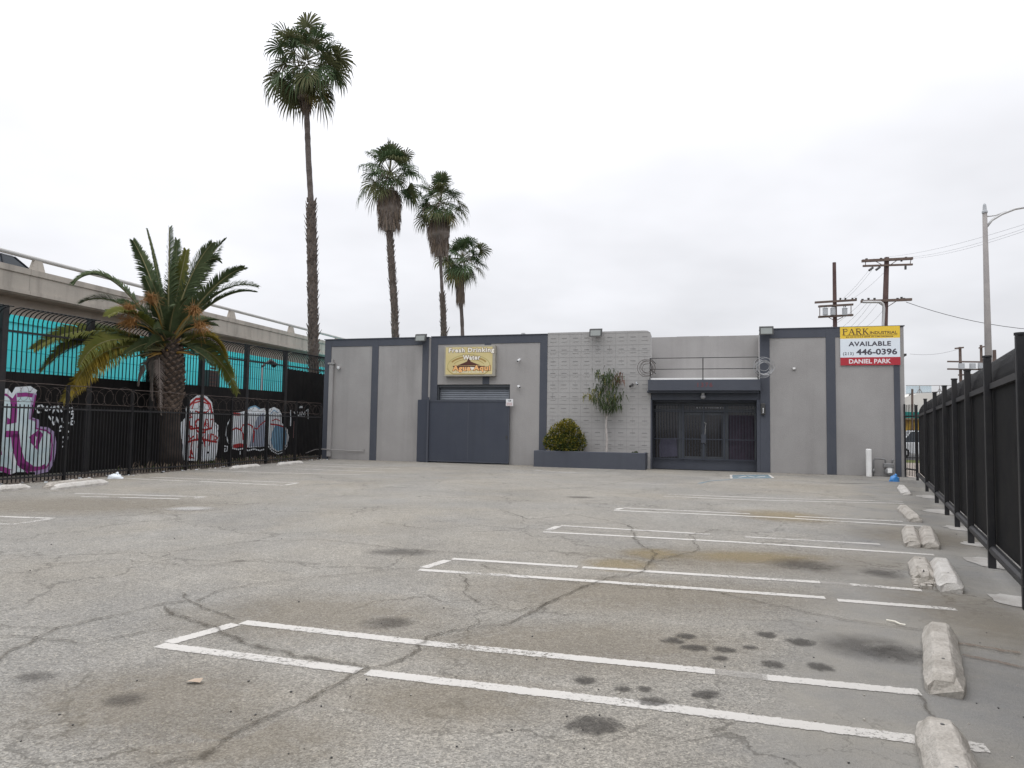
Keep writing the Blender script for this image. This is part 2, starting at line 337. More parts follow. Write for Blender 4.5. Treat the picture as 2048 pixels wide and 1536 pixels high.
def overlay(name, c, kind, dens=1.0, c2=None):
    """thin sheets on the asphalt: worn paint, cracks, stains. the UV runs across (or from the middle) of the sheet"""
    m = bpy.data.materials.new(name); m.use_nodes = True; t = m.node_tree; L = t.links.new
    b = t.nodes['Principled BSDF']; b.inputs['Roughness'].default_value = .9; b.inputs['Specular IOR Level'].default_value = .2
    geo = t.nodes.new('ShaderNodeNewGeometry'); P = geo.outputs['Position']
    def noise(s, d=4, r=.65):
        n = t.nodes.new('ShaderNodeTexNoise'); n.inputs['Scale'].default_value = s; n.inputs['Detail'].default_value = d; n.inputs['Roughness'].default_value = r; L(P, n.inputs['Vector']); return n.outputs[0]
    def mth(op, a, b_=0.0, clamp=False):
        n = t.nodes.new('ShaderNodeMath'); n.operation = op; n.use_clamp = clamp
        for i, v in enumerate((a, b_)):
            if isinstance(v, (int, float)): n.inputs[i].default_value = v
            else: L(v, n.inputs[i])
        return n.outputs[0]
    uv = t.nodes.new('ShaderNodeUVMap'); sp = t.nodes.new('ShaderNodeSeparateXYZ'); L(uv.outputs[0], sp.inputs[0])
    if kind == 'paint':
        a = mth('ADD', mth('MULTIPLY', mth('SUBTRACT', noise(30, 6, .8), .42), 7.0), mth('MULTIPLY', mth('SUBTRACT', noise(1.1, 4), .36), 6.0))
        ed = mth('MULTIPLY', mth('SUBTRACT', mth('ADD', mth('SUBTRACT', 1.0, mth('ABSOLUTE', sp.outputs[0])), mth('MULTIPLY', mth('SUBTRACT', noise(26, 4, .7), .5), .9)), .10), 7.0, True)
        a = mth('MULTIPLY', mth('MULTIPLY', mth('MULTIPLY', a, 1.0, True), ed), dens)
    elif kind == 'crack':
        d = mth('ABSOLUTE', mth('ADD', sp.outputs[0], mth('MULTIPLY', mth('SUBTRACT', noise(5, 6, .7), .5), 2.6)))
        core = mth('MULTIPLY', mth('SUBTRACT', mth('MULTIPLY', noise(3, 5, .7), .52), d), 7.0, True)
        halo = mth('MULTIPLY', mth('MULTIPLY', mth('SUBTRACT', 1.0, mth('ABSOLUTE', sp.outputs[0])), mth('SUBTRACT', noise(16, 5, .75), .36)), 1.1, True)
        a = mth('MULTIPLY', mth('MAXIMUM', mth('MULTIPLY', core, 1.0), halo), dens)
    else:
        ln = t.nodes.new('ShaderNodeVectorMath'); ln.operation = 'LENGTH'; L(uv.outputs[0], ln.inputs[0])
        a = mth('SUBTRACT', 1.0, ln.outputs['Value'])
        a = mth('MULTIPLY', a, mth('ADD', mth('MULTIPLY', noise(13 if kind == 'spot' else 6, 5, .75), 4.4 if kind == 'spot' else 2.6), -1.15 if kind == 'spot' else -.35))
        a = mth('MULTIPLY', mth('MULTIPLY', mth('SUBTRACT', a, .18 if kind == 'spot' else 0.0), 3.2 if kind == 'spot' else 1.6, True), dens)
    mx = t.nodes.new('ShaderNodeMix'); mx.data_type = 'RGBA'; mx.inputs[6].default_value = (*c, 1); mx.inputs[7].default_value = (*(c2 or tuple(x*.8 for x in c)), 1); L(noise(4), mx.inputs[0]); L(mx.outputs[2], b.inputs['Base Color'])
    tr = t.nodes.new('ShaderNodeBsdfTransparent'); ms = t.nodes.new('ShaderNodeMixShader'); L(a, ms.inputs[0]); L(tr.outputs[0], ms.inputs[1]); L(b.outputs[0], ms.inputs[2]); L(ms.outputs[0], t.nodes['Material Output'].inputs[0])
    return m
M_LINE = overlay('worn white line paint', (.57, .55, .515), 'paint', .92, (.50, .48, .45))
M_LINEF = overlay('faded white line paint', (.58, .56, .53), 'paint', .85, (.45, .43, .40))
M_LINEW = overlay('nearly worn off line paint', (.50, .48, .45), 'paint', .35, (.45, .43, .40))
M_SPOT = overlay('dark oil spot', (.035, .032, .030), 'spot', .52, (.06, .054, .05))
M_OCHD = overlay('yellow dust', (.33, .25, .12), 'stain', .40, (.28, .22, .12))
M_BLUEP = overlay('faded blue paint', (.16, .27, .34), 'paint', .55, (.2, .29, .34))
M_CRACK = overlay('crack dirt', (.05, .044, .036), 'crack', .46, (.085, .07, .05))
M_STAIN = overlay('oil stain', (.045, .042, .040), 'stain', .38, (.06, .05, .045))
M_RSTAIN = overlay('rust stain', (.19, .12, .07), 'crack', .42, (.16, .09, .05))
M_SMEAR = overlay('white smear', (.55, .54, .52), 'stain', .5, (.5, .49, .47))
M_TAN = overlay('tan dust', (.25, .212, .15), 'stain', .30, (.22, .18, .13))

# ------------------------------------------------------------------ ground
def grid_sheet(name, mt, x0, x1, y0, y1, z, n=2):
    b = MB(); b.face([(x0, y0, z), (x1, y0, z), (x1, y1, z), (x0, y1, z)]); return structure(b.build(name, mt))
M_EARTH = mat('far ground', (.19, .18, .165), 1, (.15, .14, .12), .05, .7)
grid_sheet('ground', M_EARTH, -1500, 1500, -600, 2500, -.05)
_se = LF.px(640, 918)[0]
lot = [LF(-25, .12, 0), LF(_se, .12, 0), W(-.3, -.05, 0), W(24.3, -.05, 0), RF(RF.px(1834, 900)[0]+.3, -1.2, 0), RF(-30, -1.2, 0)]
b = MB(); b.face(lot); structure(b.build('parking_lot', M_ASPH))
b = MB(); b.face([LF(-25, .11, -.004), LF(-25, -9, -.004), LF(70, -9, -.004), LF(70, .11, -.004)]); structure(b.build('dirt_strip', M_DIRT))
b = MB(); b.face([W(24.3, 0, -.006), W(60, 0, -.006), W(60, -14, -.006), W(24.2, -14, -.006)]); structure(b.build('yard_pavement', M_CONC2))
M_GRASS = mat('verge grass', (.09, .12, .025), 1, (.16, .17, .04), 3, .9)
b = MB(); b.face([W(24.25, -14, .0), W(70, -14, .0), W(70, -18, .0), W(24.25, -18, .0)]); tag(b.build('grass_verge', M_GRASS), kind='structure')
b = MB(); b.face([W(-40, -18.6, -.003), W(120, -18.6, -.003), W(120, -30, -.003), W(-40, -30, -.003)]); structure(b.build('street', mat('street asphalt', (.07, .07, .07), .9)))

LZ = .004
def uvset(o, uvs):
    l = o.data.uv_layers.new(name='UVMap')
    for i, v in enumerate(uvs): l.data[i].uv = v
def ribbon(name, pts, wd, mt, z=LZ, jit=0.0, rnd=random, sub=.25):
    """strip along a ground polyline; u = -1..1 across"""
    P = [Vector((p[0], p[1], z)) for p in pts]
    Q = [P[0]]
    for a, c in zip(P, P[1:]):
        n = max(1, int((c-a).length/sub))
        for i in range(1, n+1):
            q = a.lerp(c, i/n)
            if jit and i < n: q = q + Vector((rnd.uniform(-jit, jit), rnd.uniform(-jit, jit), 0))
            Q.append(q)
    b = MB(); uv = []
    Ls = []
    for i, q in enumerate(Q):
        t = (Q[min(i+1, len(Q)-1)] - Q[max(i-1, 0)]).normalized(); s = Vector((-t.y, t.x, 0))
        k = wd*.5*(1 + (rnd.uniform(-.35, .35) if jit else 0)); Ls.append((q + s*k, q - s*k))
    for i in range(len(Q)-1):
        b.face([Ls[i][1], Ls[i+1][1], Ls[i+1][0], Ls[i][0]]); uv += [(1, 0), (1, 1), (-1, 1), (-1, 0)]
    o = b.build(name, mt); uvset(o, uv); return structure(o)
def blot(name, x, y, rx, mt, ry=None, z=LZ*2, rot=0):
    """soft-edged patch lying round a ground point, radii in metres"""
    c = ground(x, y); ry = ry or rx*.6; b = MB(); n = 20
    ring = [Vector((rx*math.cos(2*PI*i/n), ry*math.sin(2*PI*i/n), 0)) for i in range(n)]
    Mr = Matrix.Rotation(rot, 3, 'Z'); vs = [Vector((c.x, c.y, z))] + [Vector((c.x, c.y, z)) + Mr @ r for r in ring]
    b.mesh(vs, [(0, 1+i, 1+(i+1) % n) for i in range(n)])
    o = b.build(name, mt); uv = []
    for i in range(n): uv += [(0, 0), (math.cos(2*PI*i/n), math.sin(2*PI*i/n)), (math.cos(2*PI*(i+1)/n), math.sin(2*PI*(i+1)/n))]
    uvset(o, uv); return structure(o)
def gp(*l): return [ground(x, y) for x, y in l]
LW = .14
def line(pts, mt=None, wd=LW): return ribbon('parking_line', gp(*pts), wd, mt or M_LINE)
# hairpin bays on the right
line([(318, 1291), (719, 1342.5)]); line([(735, 1345.5), (1300, 1412), (1975, 1498)])
line([(486, 1245), (860, 1288), (1430, 1344)]); line([(1430, 1344), (1535, 1356)], M_LINEW); line([(1525, 1355), (1840, 1386)]); line([(337, 1286), (472, 1249)])
line([(838, 1140), (1190, 1163), (1650, 1196)]); line([(1675, 1201), (1912, 1219)]); line([(905, 1118), (1155, 1134)]); line([(1165, 1135), (1640, 1165)]); line([(1640, 1165), (1700, 1169.5)], M_LINEW); line([(1700, 1169.5), (1843, 1181)]); line([(848, 1136), (895, 1121)])
line([(1086, 1064), (1480, 1085), (1868, 1110)]); line([(1122, 1051.5), (1420, 1069)], M_LINEF); line([(1490, 1074), (1760, 1089)], M_LINEF); line([(1094, 1061.5), (1117, 1053)])
line([(1228, 1021), (1550, 1035), (1852, 1053)]); line([(1247, 1016), (1500, 1028)], M_LINEF); line([(1590, 1033), (1805, 1043)], M_LINEF); line([(1232, 1019.5), (1244, 1016.5)])
line([(1327, 992.5), (1500, 1000), (1807, 1007)], M_LINEF); line([(1337, 989), (1560, 997), (1805, 1003)], M_LINEF)
# bays on the left
line([(-260, 1025), (107, 1037)]); line([(-250, 1048), (35, 1048.5)]); line([(44, 1047), (98, 1038.5)])
line([(150, 987), (413, 994)], M_LINEF); line([(163, 993), (360, 998)], M_LINEF); line([(388, 996.5), (408, 994.7)], M_LINEF)
line([(250, 957), (420, 964), (566, 971)]); line([(300, 954.5), (450, 960), (598, 966)], M_LINEF); line([(570, 970.3), (593, 966.8)])
line([(415, 941), (560, 946), (720, 950)], M_LINEF); line([(560, 936.5), (735, 943), (770, 944)], M_LINEF)
line([(580, 930), (800, 938)], M_LINEF); line([(620, 927.5), (740, 931)], M_LINEF)
# disabled bay mark in front of the door
bl = gp((1462, 950), (1537, 949), (1547, 957), (1463, 958))
for a, c in zip(bl, bl[1:]+bl[:1]): ribbon('disabled_bay_mark', [a.lerp(c, .02), a.lerp(c, .97)], .10, M_LINE, LZ*(2+.3*bl.index(a)))
b = MB(); b.face([Vector((p.x, p.y, LZ)) for p in bl]); structure(b.build('disabled_bay_mark', M_BLUEP)); uvset(bpy.data.objects[b and structure(bpy.context.scene.collection.objects[-1]).name], [(0, 0)]*4)
ribbon('disabled_bay_mark', gp((1478, 955), (1495, 952), (1510, 955), (1530, 953)), .12, M_LINE, LZ*1.5)
line([(1398, 967), (1420, 962), (1462, 959)], M_BLUEP); line([(1200, 963), (1330, 970)], M_LINEF, .05)
# cracks
CR = [[(-120, 1380), (0, 1320), (60, 1287), (115, 1258), (170, 1245), (250, 1229), (330, 1208), (370, 1204)],
      [(332, 1213), (352, 1234), (395, 1247), (432, 1256), (455, 1273), (520, 1296), (600, 1314), (690, 1328), (735, 1338)],
      [(735, 1340), (800, 1322), (838, 1300), (860, 1275), (905, 1262), (1024, 1246), (1085, 1212), (1190, 1166), (1290, 1142), (1312, 1108), (1275, 1085), (1258, 1050)],
      [(735, 1338), (690, 1360), (640, 1390), (560, 1425), (500, 1452), (455, 1480), (390, 1522), (300, 1536)],
      [(395, 1204), (430, 1185), (500, 1170), (580, 1160), (700, 1150), (780, 1140), (838, 1138)],
      [(918, 1150), (935, 1172), (925, 1186), (950, 1202), (985, 1218), (1040, 1224), (1120, 1200)],
      [(0, 1275), (70, 1275), (170, 1290), (260, 1272), (350, 1258)], [(0, 1252), (60, 1256), (115, 1259)],
      [(365, 1187), (380, 1205), (400, 1212), (470, 1240)], [(1190, 1166), (1290, 1178), (1400, 1180), (1500, 1200), (1620, 1228), (1720, 1245), (1850, 1262)],
      [(1160, 1168), (1060, 1158), (960, 1130), (1000, 1128), (1100, 1138)], [(1290, 1128), (1400, 1100), (1380, 1070), (1440, 1060)],
      [(1000, 1020), (1060, 1040), (1150, 1030), (1230, 1045), (1300, 1065)], [(760, 1045), (860, 1060), (960, 1052), (1080, 1062)],
      [(100, 1130), (240, 1120), (380, 1135), (520, 1120), (640, 1130)], [(1840, 1390), (1860, 1430), (1900, 1480)], [(1400, 975), (1600, 985), (1850, 1010)],
      [(1000, 985), (1180, 975), (1330, 950)], [(480, 1085), (640, 1080), (820, 1100), (960, 1110)]]
for i, c in enumerate(CR):
    ribbon('asphalt_crack', gp(*c), (.12, .145, .11, .13)[i % 4] if i < 4 else .08, M_CRACK, LZ*3, .03, random, .12)
ribbon('asphalt_crack', [W(u_, .05, 0) for u_ in (-.2, 4, 8, 10.3)], .16, M_CRACK, LZ*3, .012, random, .2); ribbon('asphalt_crack', [W(u_, .05, 0) for u_ in (15, 17, 19.5, 22, 24.1)], .16, M_CRACK, LZ*3, .012, random, .2)
for c in ([(1905, 1288), (1960, 1296), (2040, 1308)], [(1925, 1312), (1990, 1326), (2048, 1338)]): ribbon('rust_stain', gp(*c), .16, M_RSTAIN, LZ*3, .02, random, .15)
# stains
for x, y, rx, ry in ((775, 1247, .26, .22), (1188, 1452, .17, .13), (1735, 1296, .42, .40), (1800, 1310, .3, .28), (1605, 1130, .42, .5), (1765, 1148, .25, .35), (1305, 1405, .10, .08), (1410, 1390, .10, .08), (1170, 1362, .08, .08),
                     (1345, 1283, .10, .09), (1372, 1274, .09, .08), (1388, 1297, .11, .08), (1450, 1300, .09, .08), (1532, 1270, .09, .1), (1545, 1330, .09, .08), (1600, 1285, .12, .1), (1640, 1335, .1, .1), (1440, 1318, .07, .06), (1500, 1296, .06, .05),
                     (250, 1401, .12, .1), (70, 1355, .12, .1), (1700, 967, 1.0, .25), (800, 1105, .5, .3), (1160, 995, .4, .3), (1245, 1380, .06, .05), (1290, 1380, .05, .05)):
    blot('oil_stain', x, y, rx*(1.25 if rx < .2 else 1), M_SPOT if rx < .2 and x > 300 else M_STAIN, ry*(1.25 if rx < .2 else 1))
for x, y, rx, ry in ((1310, 1108, .5, .5), (1500, 1114, 1.1, .5), (1565, 1032, 1.0, 1.2), (1240, 1130, .5, .5)): blot('yellow_dust', x, y, rx, M_OCHD, ry, LZ*.7)
for x, y, rx, ry in ((1290, 1188, 2.2, 1.0), (300, 1400, 1.0, .7), (1150, 1290, 1.6, .8), (1500, 1118, 2.5, 1.2), (150, 1010, 3.5, 2), (640, 1230, 1.4, .9), (1950, 1230, .8, 1.6), (480, 1480, .8, .5), (900, 1400, .9, .5), (1850, 1075, 1.2, 1.5)):
    blot('dust_patch', x, y, rx, M_TAN, ry, LZ*.5)
for x, y, rx, ry in ((1130, 945, .8, .3), (1075, 941, .45, .3), (380, 1018, .5, .4)): blot('white_smear', x, y, rx, M_SMEAR, ry, LZ*2.5)
# concrete round the fence posts
for x, y, rx, ry in ((1896, 1025, .42, .55), (1930, 1058, .3, .4), (1995, 1128, .30, .45), (2035, 1203, .22, .30), (1870, 995, .4, .6), (1958, 1090, .2, .3)):
    c = ground(x, y); b = MB(); rr = random.Random(x); n = 18
    ring = [Vector((c.x + rx*rr.uniform(.75, 1.15)*math.cos(2*PI*i/n), c.y + ry*rr.uniform(.75, 1.15)*math.sin(2*PI*i/n), .006)) for i in range(n)]
    b.face(ring); structure(b.build('concrete_patch', M_CPATCH))

# ------------------------------------------------------------------ writing
def text_mesh(txt, offset=0.0, spacing=1.0, shear=0.0):
    cu = bpy.data.curves.new('writing', 'FONT'); cu.body = txt; cu.offset = offset; cu.space_character = spacing; cu.shear = shear; cu.resolution_u = 3
    o = bpy.data.objects.new('writing', cu); col.objects.link(o)
    dg = bpy.context.evaluated_depsgraph_get(); me = bpy.data.meshes.new_from_object(o.evaluated_get(dg))
    vs = [v.co.copy() for v in me.vertices]; fs = [tuple(p.vertices) for p in me.polygons]
    bpy.data.objects.remove(o); bpy.data.meshes.remove(me); bpy.data.curves.remove(cu); return vs, fs
def write(b, fr, txt, u0, u1, z0, z1, o, offset=.0, mi=0, spacing=1.0, box=None, slope=0.0):
    """letters fitted into a rectangle of a wall frame"""
    vs, fs = text_mesh(txt, offset, spacing)
    ref = vs if box is None else text_mesh(txt, box, spacing)[0]
    x0 = min(v.x for v in ref); x1 = max(v.x for v in ref); y0 = min(v.y for v in ref); y1 = max(v.y for v in ref)
    b.mesh([fr(u0+(v.x-x0)/(x1-x0)*(u1-u0), o, z0+(v.y-y0)/(y1-y0)*(z1-z0)+slope*(v.x-x0)/(x1-x0)) for v in vs], fs, mi)
def stroke(b, fr, pts, wd, o, mi=0, close=False):
    """flat brush stroke in a wall frame, points in (u, z)"""
    P = [Vector(p) for p in pts]
    if close: P.append(P[0])
    S = []
    for i, p in enumerate(P):
        t = P[min(i+1, len(P)-1)] - P[max(i-1, 0)]
        t = t.normalized() if t.length > 1e-6 else Vector((1, 0)); s = Vector((-t.y, t.x))*wd*.5; S.append((p+s, p-s))
    for i in range(len(P)-1):
        b.face([fr(q.x, o, q.y) for q in (S[i][1], S[i+1][1], S[i+1][0], S[i][0])], mi)

# ------------------------------------------------------------------ building
H = 5.52; BD = 17.0                              # wall height, depth of the building
bld = thing('warehouse_building', 'low grey stucco industrial building with slate blue bands and recessed entrance', 'building', W(12, 0, 0))
def wallpart(name, mt, boxes, parent=None, bevel=0):
    if name in ('trim', 'jamb', 'side_wall', 'canopy', 'wall', 'roof') and len(boxes) > 1:
        for x in boxes: wallpart(name, mt, [x], parent, bevel)
        return
    b = MB()
    for x in boxes: b.fbox(W, *x)
    return b.build(name, mt, parent or bld, bevel=bevel)
HL = 5.50
# shell: left wing, gate opening left open, block wall, entrance, right wing
wallpart('wall', M_STUCCO, [(0, 5.22, -.35, 0, -.2, HL), (5.34, 5.60, -.35, 0, -.2, H), (9.03, 10.655, -.35, 0, -.2, H), (5.60, 9.03, -.35, 0, 3.42, H),
                            (19.16, 24.15, -.35, 0, -.2, H-.02), (0, .35, -BD, -.352, -.2, HL-.02), (23.8, 24.15, -BD, -.352, -.2, H-.04), (.35, 23.8, -BD, -BD+.35, -.2, H-.5),
                            (14.6, 19.5, -2.55, -2.2, 3.3, H+.07), (19.162, 19.5, -2.2, -.352, 3.3, H-.022), (5.22, 5.34, -.3, -.012, -.2, HL-.01)])
wallpart('roof', M_ROOF, [(.352, 14.6, -BD+.352, -.353, 4.9, 5.1), (14.6, 23.79, -BD+.352, -2.56, 4.9, 5.1), (.353, 23.79, -BD+.352, -2.7, -.1, -.02)])
T = .022
wallpart('trim', M_TRIM, [(-.012, .33, -.3, T, -.1, HL+.012), (.33, 2.43, 0, T, 5.19, HL+.012), (2.43, 2.765, 0, T, -.1, HL+.012), (2.765, 4.93, 0, T, 5.19, HL+.012), (4.93, 5.225, -.3, T, -.1, HL+.012),
                          (5.335, 5.67, -.3, T, -.1, H+.012), (5.67, 10.34, 0, T, 5.19, H+.012), (10.34, 10.66, -.3, T, -.1, H+.012),
                          (7.85, 8.15, 0, T*.8, 5.11, 5.19), (7.78, 8.09, 0, T*.8, 3.425, 3.75),
                          (19.15, 19.50, -.3, T, -.1, H), (19.50, 21.50, 0, T, 5.17, H), (21.50, 21.83, 0, T, -.1, H), (21.83, 23.80, 0, T, 5.17, H), (23.80, 24.0, 0, T, -.1, H)], bevel=.006)
for cb in ((-.05, 5.23, -.42, .05, HL+.014, HL+.05), (5.335, 10.66, -.42, .05, H+.014, H+.045), (19.13, 24.18, -.42, .045, H+.002, H+.035)): wallpart('coping', M_TRIM, [cb])
# block wall with its pattern of joints and weep slots
b = MB(); b.prism(W, [(10.662, -.2), (14.97, -.2), (14.97, 5.40), (14.93, 5.52), (14.84, 5.585), (14.7, 5.60), (10.662, 5.60)], -.35, -.004); blk = b.build('block_wall', M_BLOCK, bld)
M_JOINT = mat('mortar joint', (.265, .26, .26), .95, (.30, .295, .29), 3, .8)
M_SLOT = mat('block slot', (.225, .22, .22), .95)
b = MB(); rr = random.Random(3)
bw, bh = .478, .49
rows = [.62+bh*k for k in range(11)]
for k, z in enumerate(rows):
    if z < 5.55: b.fbox(W, 10.665, 14.955, -.003, .0015, z-.006, z+.006)
    if z + bh/2 < 5.5 and k % 2 == 0: b.fbox(W, 10.665, 14.955, -.003, .0008, z+bh/2-.0035, z+bh/2+.0035)
for j in range(1, 9):
    u = 10.665+bw*j
    if u < 14.95: b.fbox(W, u-.004, u+.004, -.003, .001, .6, 5.58)
for k in range(60):
    u = 10.665+bw*rr.randrange(9)+bw*.5; z = rr.choice(rows)+bh*.5; b.fbox(W, u-.004, u+.004, -.003, .0012, z, z+bh*.5) if z+bh*.5 < 5.5 else None
b.build('mortar_joints', M_JOINT, blk)
b = MB()
for j in range(9):
    for z in rows:
        u = 10.665+bw*(j+.5); zz = z+bh-.17
        if u+.12 < 14.95 and zz < 5.5: b.fbox(W, u-.105, u+.105, -.003, .003, zz-.012, zz+.012)
b.build('block_pattern', M_SLOT, blk)
b = MB()
for j in range(9):
    for z in rows:
        u = 10.665+bw*(j+.5); zz = z+.19
        if u+.12 < 14.95 and zz < 5.5: b.fbox(W, u-.12, u+.12, -.003, .007, zz-.022, zz+.018)
b.build('block_relief', M_BLOCK, blk)
# roll-up door behind the sliding gate
b = MB()
for k in range(38):
    z = 3.40-.09*k; b.hexa([W(5.62, -.30, z-.088), W(9.02, -.30, z-.088), W(9.02, -.215, z-.088), W(5.62, -.215, z-.088), W(5.62, -.30, z), W(9.02, -.30, z), W(9.02, -.255, z), W(5.62, -.255, z)])
shut = b.build('roller_door', M_SHUT, bld)
b = MB(); b.fbox(W, 5.605, 5.72, -.29, -.06, .0, 3.41); b.fbox(W, 8.97, 9.025, -.29, -.06, 0, 3.41); b.fbox(W, 5.72, 8.97, -.215, -.09, 3.30, 3.415); b.build('guide_rail', M_ALU, shut)
# canopy and entrance
def hdr(): return None
wallpart('canopy', M_TRIM, [(14.90, 19.14, -2.2, .42, 3.13, 3.56), (14.85, 19.10, -2.18, .30, 3.05, 3.13)], bevel=.01)
wallpart('canopy_flashing', M_WHITEP, [(14.97, 19.08, -2.2, .34, 3.561, 3.63)])
wallpart('door_header', M_TRIM, [(14.76, 19.17, -.42, -.06, 2.78, 3.048)])
wallpart('jamb', M_TRIM, [(14.972, 15.02, -.6, .02, -.1, 2.78), (19.02, 19.15, -.6, -.0, -.1, 2.78)])
ENT0, ENT1, EO = 15.02, 19.02, -.85
wallpart('entrance_ceiling', M_TRIM, [(14.9, 19.15, -2.2, -.43, 2.70, 2.777)])
wallpart('kick_plate', M_TRIM, [(15.0, 19.03, EO-.05, EO+.05, -.02, .40)])
wallpart('side_wall', M_TRIM, [(14.90, 14.97, -2.2, -.353, -.1, 3.05), (19.155, 19.25, -2.2, -.353, -.1, 3.05), (14.9, 19.2, -2.35, -2.2, -.1, 3.3)])
def px_u(x, o=EO): return W.px(x, 880, o)[0]
xs = [px_u(v) for v in (1303.5, 1307, 1357, 1367, 1404, 1411, 1448, 1457, 1509, 1514)]
# storefront frame
b = MB()
b.fbox(W, ENT0, xs[1], EO-.06, EO+.04, .40, 2.70); b.fbox(W, xs[2], xs[3]-.03, EO-.06, EO+.04, .40, 2.70); b.fbox(W, xs[6]+.03, xs[7], EO-.06, EO+.04, .40, 2.70); b.fbox(W, xs[8], ENT1, EO-.06, EO+.04, .40, 2.70)
b.fbox(W, xs[1], xs[2], EO-.06, EO+.035, 2.38, 2.44); b.fbox(W, xs[7], xs[8], EO-.06, EO+.035, 2.38, 2.44); b.fbox(W, xs[3]-.03, xs[6]+.03, EO-.06, EO+.045, 2.30, 2.42)
b.fbox(W, xs[1], xs[8], EO-.06, EO+.035, 2.63, 2.70)
b.build('storefront_frame', M_ALU, bld)
def pane(u0, u1, z0, z1, nm='window'):
    b = MB(); b.fbox(W, u0, u1, EO-.02, EO-.008, z0, z1); return b.build(nm, M_GLASS, bld)
pane(xs[1], xs[2], .401, 2.379); pane(xs[7], xs[8], .401, 2.379)
pane(xs[1], xs[2], 2.441, 2.629); pane(xs[7], xs[8], 2.441, 2.629); pane(xs[3]-.029, xs[6]+.029, 2.421, 2.629)
for u0, u1, s in ((xs[3]-.028, (xs[4]+xs[5])/2-.003, 1), ((xs[4]+xs[5])/2+.003, xs[6]+.028, 0)):
    b = MB(); st = .085
    b.fbox(W, u0, u0+st, EO-.02, EO+.03, .41, 2.295); b.fbox(W, u1-st, u1, EO-.02, EO+.03, .41, 2.295); b.fbox(W, u0+st, u1-st, EO-.02, EO+.028, 2.19, 2.295); b.fbox(W, u0+st, u1-st, EO-.02, EO+.028, .41, .52)
    d = b.build('door', M_ALU, bld)
    b = MB(); b.fbox(W, u0+st, u1-st, EO-.01, EO, .52, 2.19); b.build('glass', M_GLASS, d)
    h = u1-.05 if s else u0+.05
    b = MB(); b.tube([W(h, EO+.03, 1.05), W(h, EO+.09, 1.05), W(h, EO+.09, 1.32), W(h, EO+.03, 1.32)], .014, 8); b.build('handle', M_STEEL, d)
# pale ticks of the closer bar lettering over the door, too small to read
b = MB(); u = px_u(1393)
rr = random.Random(5)
while u < px_u(1447):
    k = rr.uniform(.03, .07); b.fbox(W, u, u+k, EO+.046, EO+.049, 2.47, 2.52); u += k+rr.choice((.02, .02, .06))
b.build('window_lettering', M_GREYBOX, bld)
# curtain in the right window and a reflection painted as a flat patch in the left one
b = MB(); n = 30
for k in range(n):
    u0 = xs[7]+.02+(xs[8]-xs[7]-.04)*k/n; u1 = xs[7]+.02+(xs[8]-xs[7]-.04)*(k+1)/n
    b.face([W(u0, EO-.006+.002*(k % 2), .42), W(u1, EO-.006+.002*((k+1) % 2), .42), W(u1, EO-.006+.002*((k+1) % 2), 2.2), W(u0, EO-.006+.002*(k % 2), 2.2)])
b.build('curtain', M_PLUM, bld)
M_LILAC = mat('painted lilac reflection', (.085, .08, .12), .7, (.05, .05, .075), 5, .7)  # flat lilac colour standing in for a van mirrored in the glass
b = MB(); b.prism(W, [(xs[1]+.25, .45), (xs[2]-.05, .5), (xs[2]-.08, 1.25), (xs[1]+.32, 1.22), (xs[1]+.22, .95)], EO-.007, EO-.003); b.build('reflection_patch', M_LILAC, bld)
# security bars over windows and door
GO = EO+.12
grl = []
b = MB()
for u in [xs[0]+.02+.115*k for k in range(int((xs[9]-xs[0])/.115))]: b.fbox(W, u-.008, u+.008, GO-.008, GO+.008, .42, 2.62)
for z in (.42, 1.22, 2.34, 2.60): b.fbox(W, ENT0+.005, ENT1-.005, GO+.009, GO+.03, z-.016, z+.016)
for u in (xs[0], xs[3]-.01, (xs[4]+xs[5])/2, xs[6]+.01, xs[9]): b.fbox(W, u-.028, u+.028, GO-.012, GO+.04, .40, 2.66)
gr = b.build('security_grille', M_TRIM2, bld)
c_ = (xs[4]+xs[5])/2
b = MB(); b.fbox(W, c_-.09, c_+.09, GO+.041, GO+.075, 1.08, 1.42); b.build('lock_box', M_TRIM, gr)
b = MB(); b.tube([W(c_+.05, GO+.08, 1.42), W(c_+.07, GO+.09, 1.7), W(c_+.10, GO+.09, 1.85), W(c_+.02, GO+.09, 1.9)], .012, 6); b.build('chain', M_STEEL, gr)
# railing on the canopy
b = MB(); RO_ = .36
for z in (3.98, 4.42): b.tube([W(14.98, -1.9, z), W(14.98, RO_, z), W(19.06, RO_, z), W(19.06, -1.9, z)], .016, 6)
for u in (14.98, 17.02, 19.06): b.tube([W(u, RO_, 3.56), W(u, RO_, 4.42)], .018, 6)
for u in (14.98, 19.06):
    b.tube([W(u, RO_, 4.42), W(u, RO_-.8, 3.9)], .012, 6); b.tube([W(u, RO_, 4.0), W(u, RO_-.6, 3.6)], .012, 6)
b.build('railing', M_BLACK2, bld)
# house number on the fascia
b = MB(); write(b, W, '1376', *(W.px(1395, 775, .42)[0], W.px(1425, 775, .42)[0]), 3.27, 3.44, .424, .01, spacing=1.3); b.build('house_number', M_REDN, bld)
# downspout with its hopper and the thin pipe near the ground
ud = W.px(663, 800)[0]
b = MB(); b.fbox(W, ud-.16, ud+.16, .003, .16, 4.36, 4.44); b.fbox(W, ud-.10, ud+.10, .023, .13, .12, 4.36); b.fbox(W, ud-.02, ud+.07, .02, .10, 4.44, 4.60); b.build('downspout', M_STUCCO, bld, bevel=.008)
b = MB(); b.tube([W(-.7, .25, .25), W(-.25, .2, .42), W(.1, .16, .45), W(1.9, .06, .40), W(2.16, .05, .40), W(2.16, .05, .52)], .022, 6); b.build('pipe', M_STUCCO, bld)
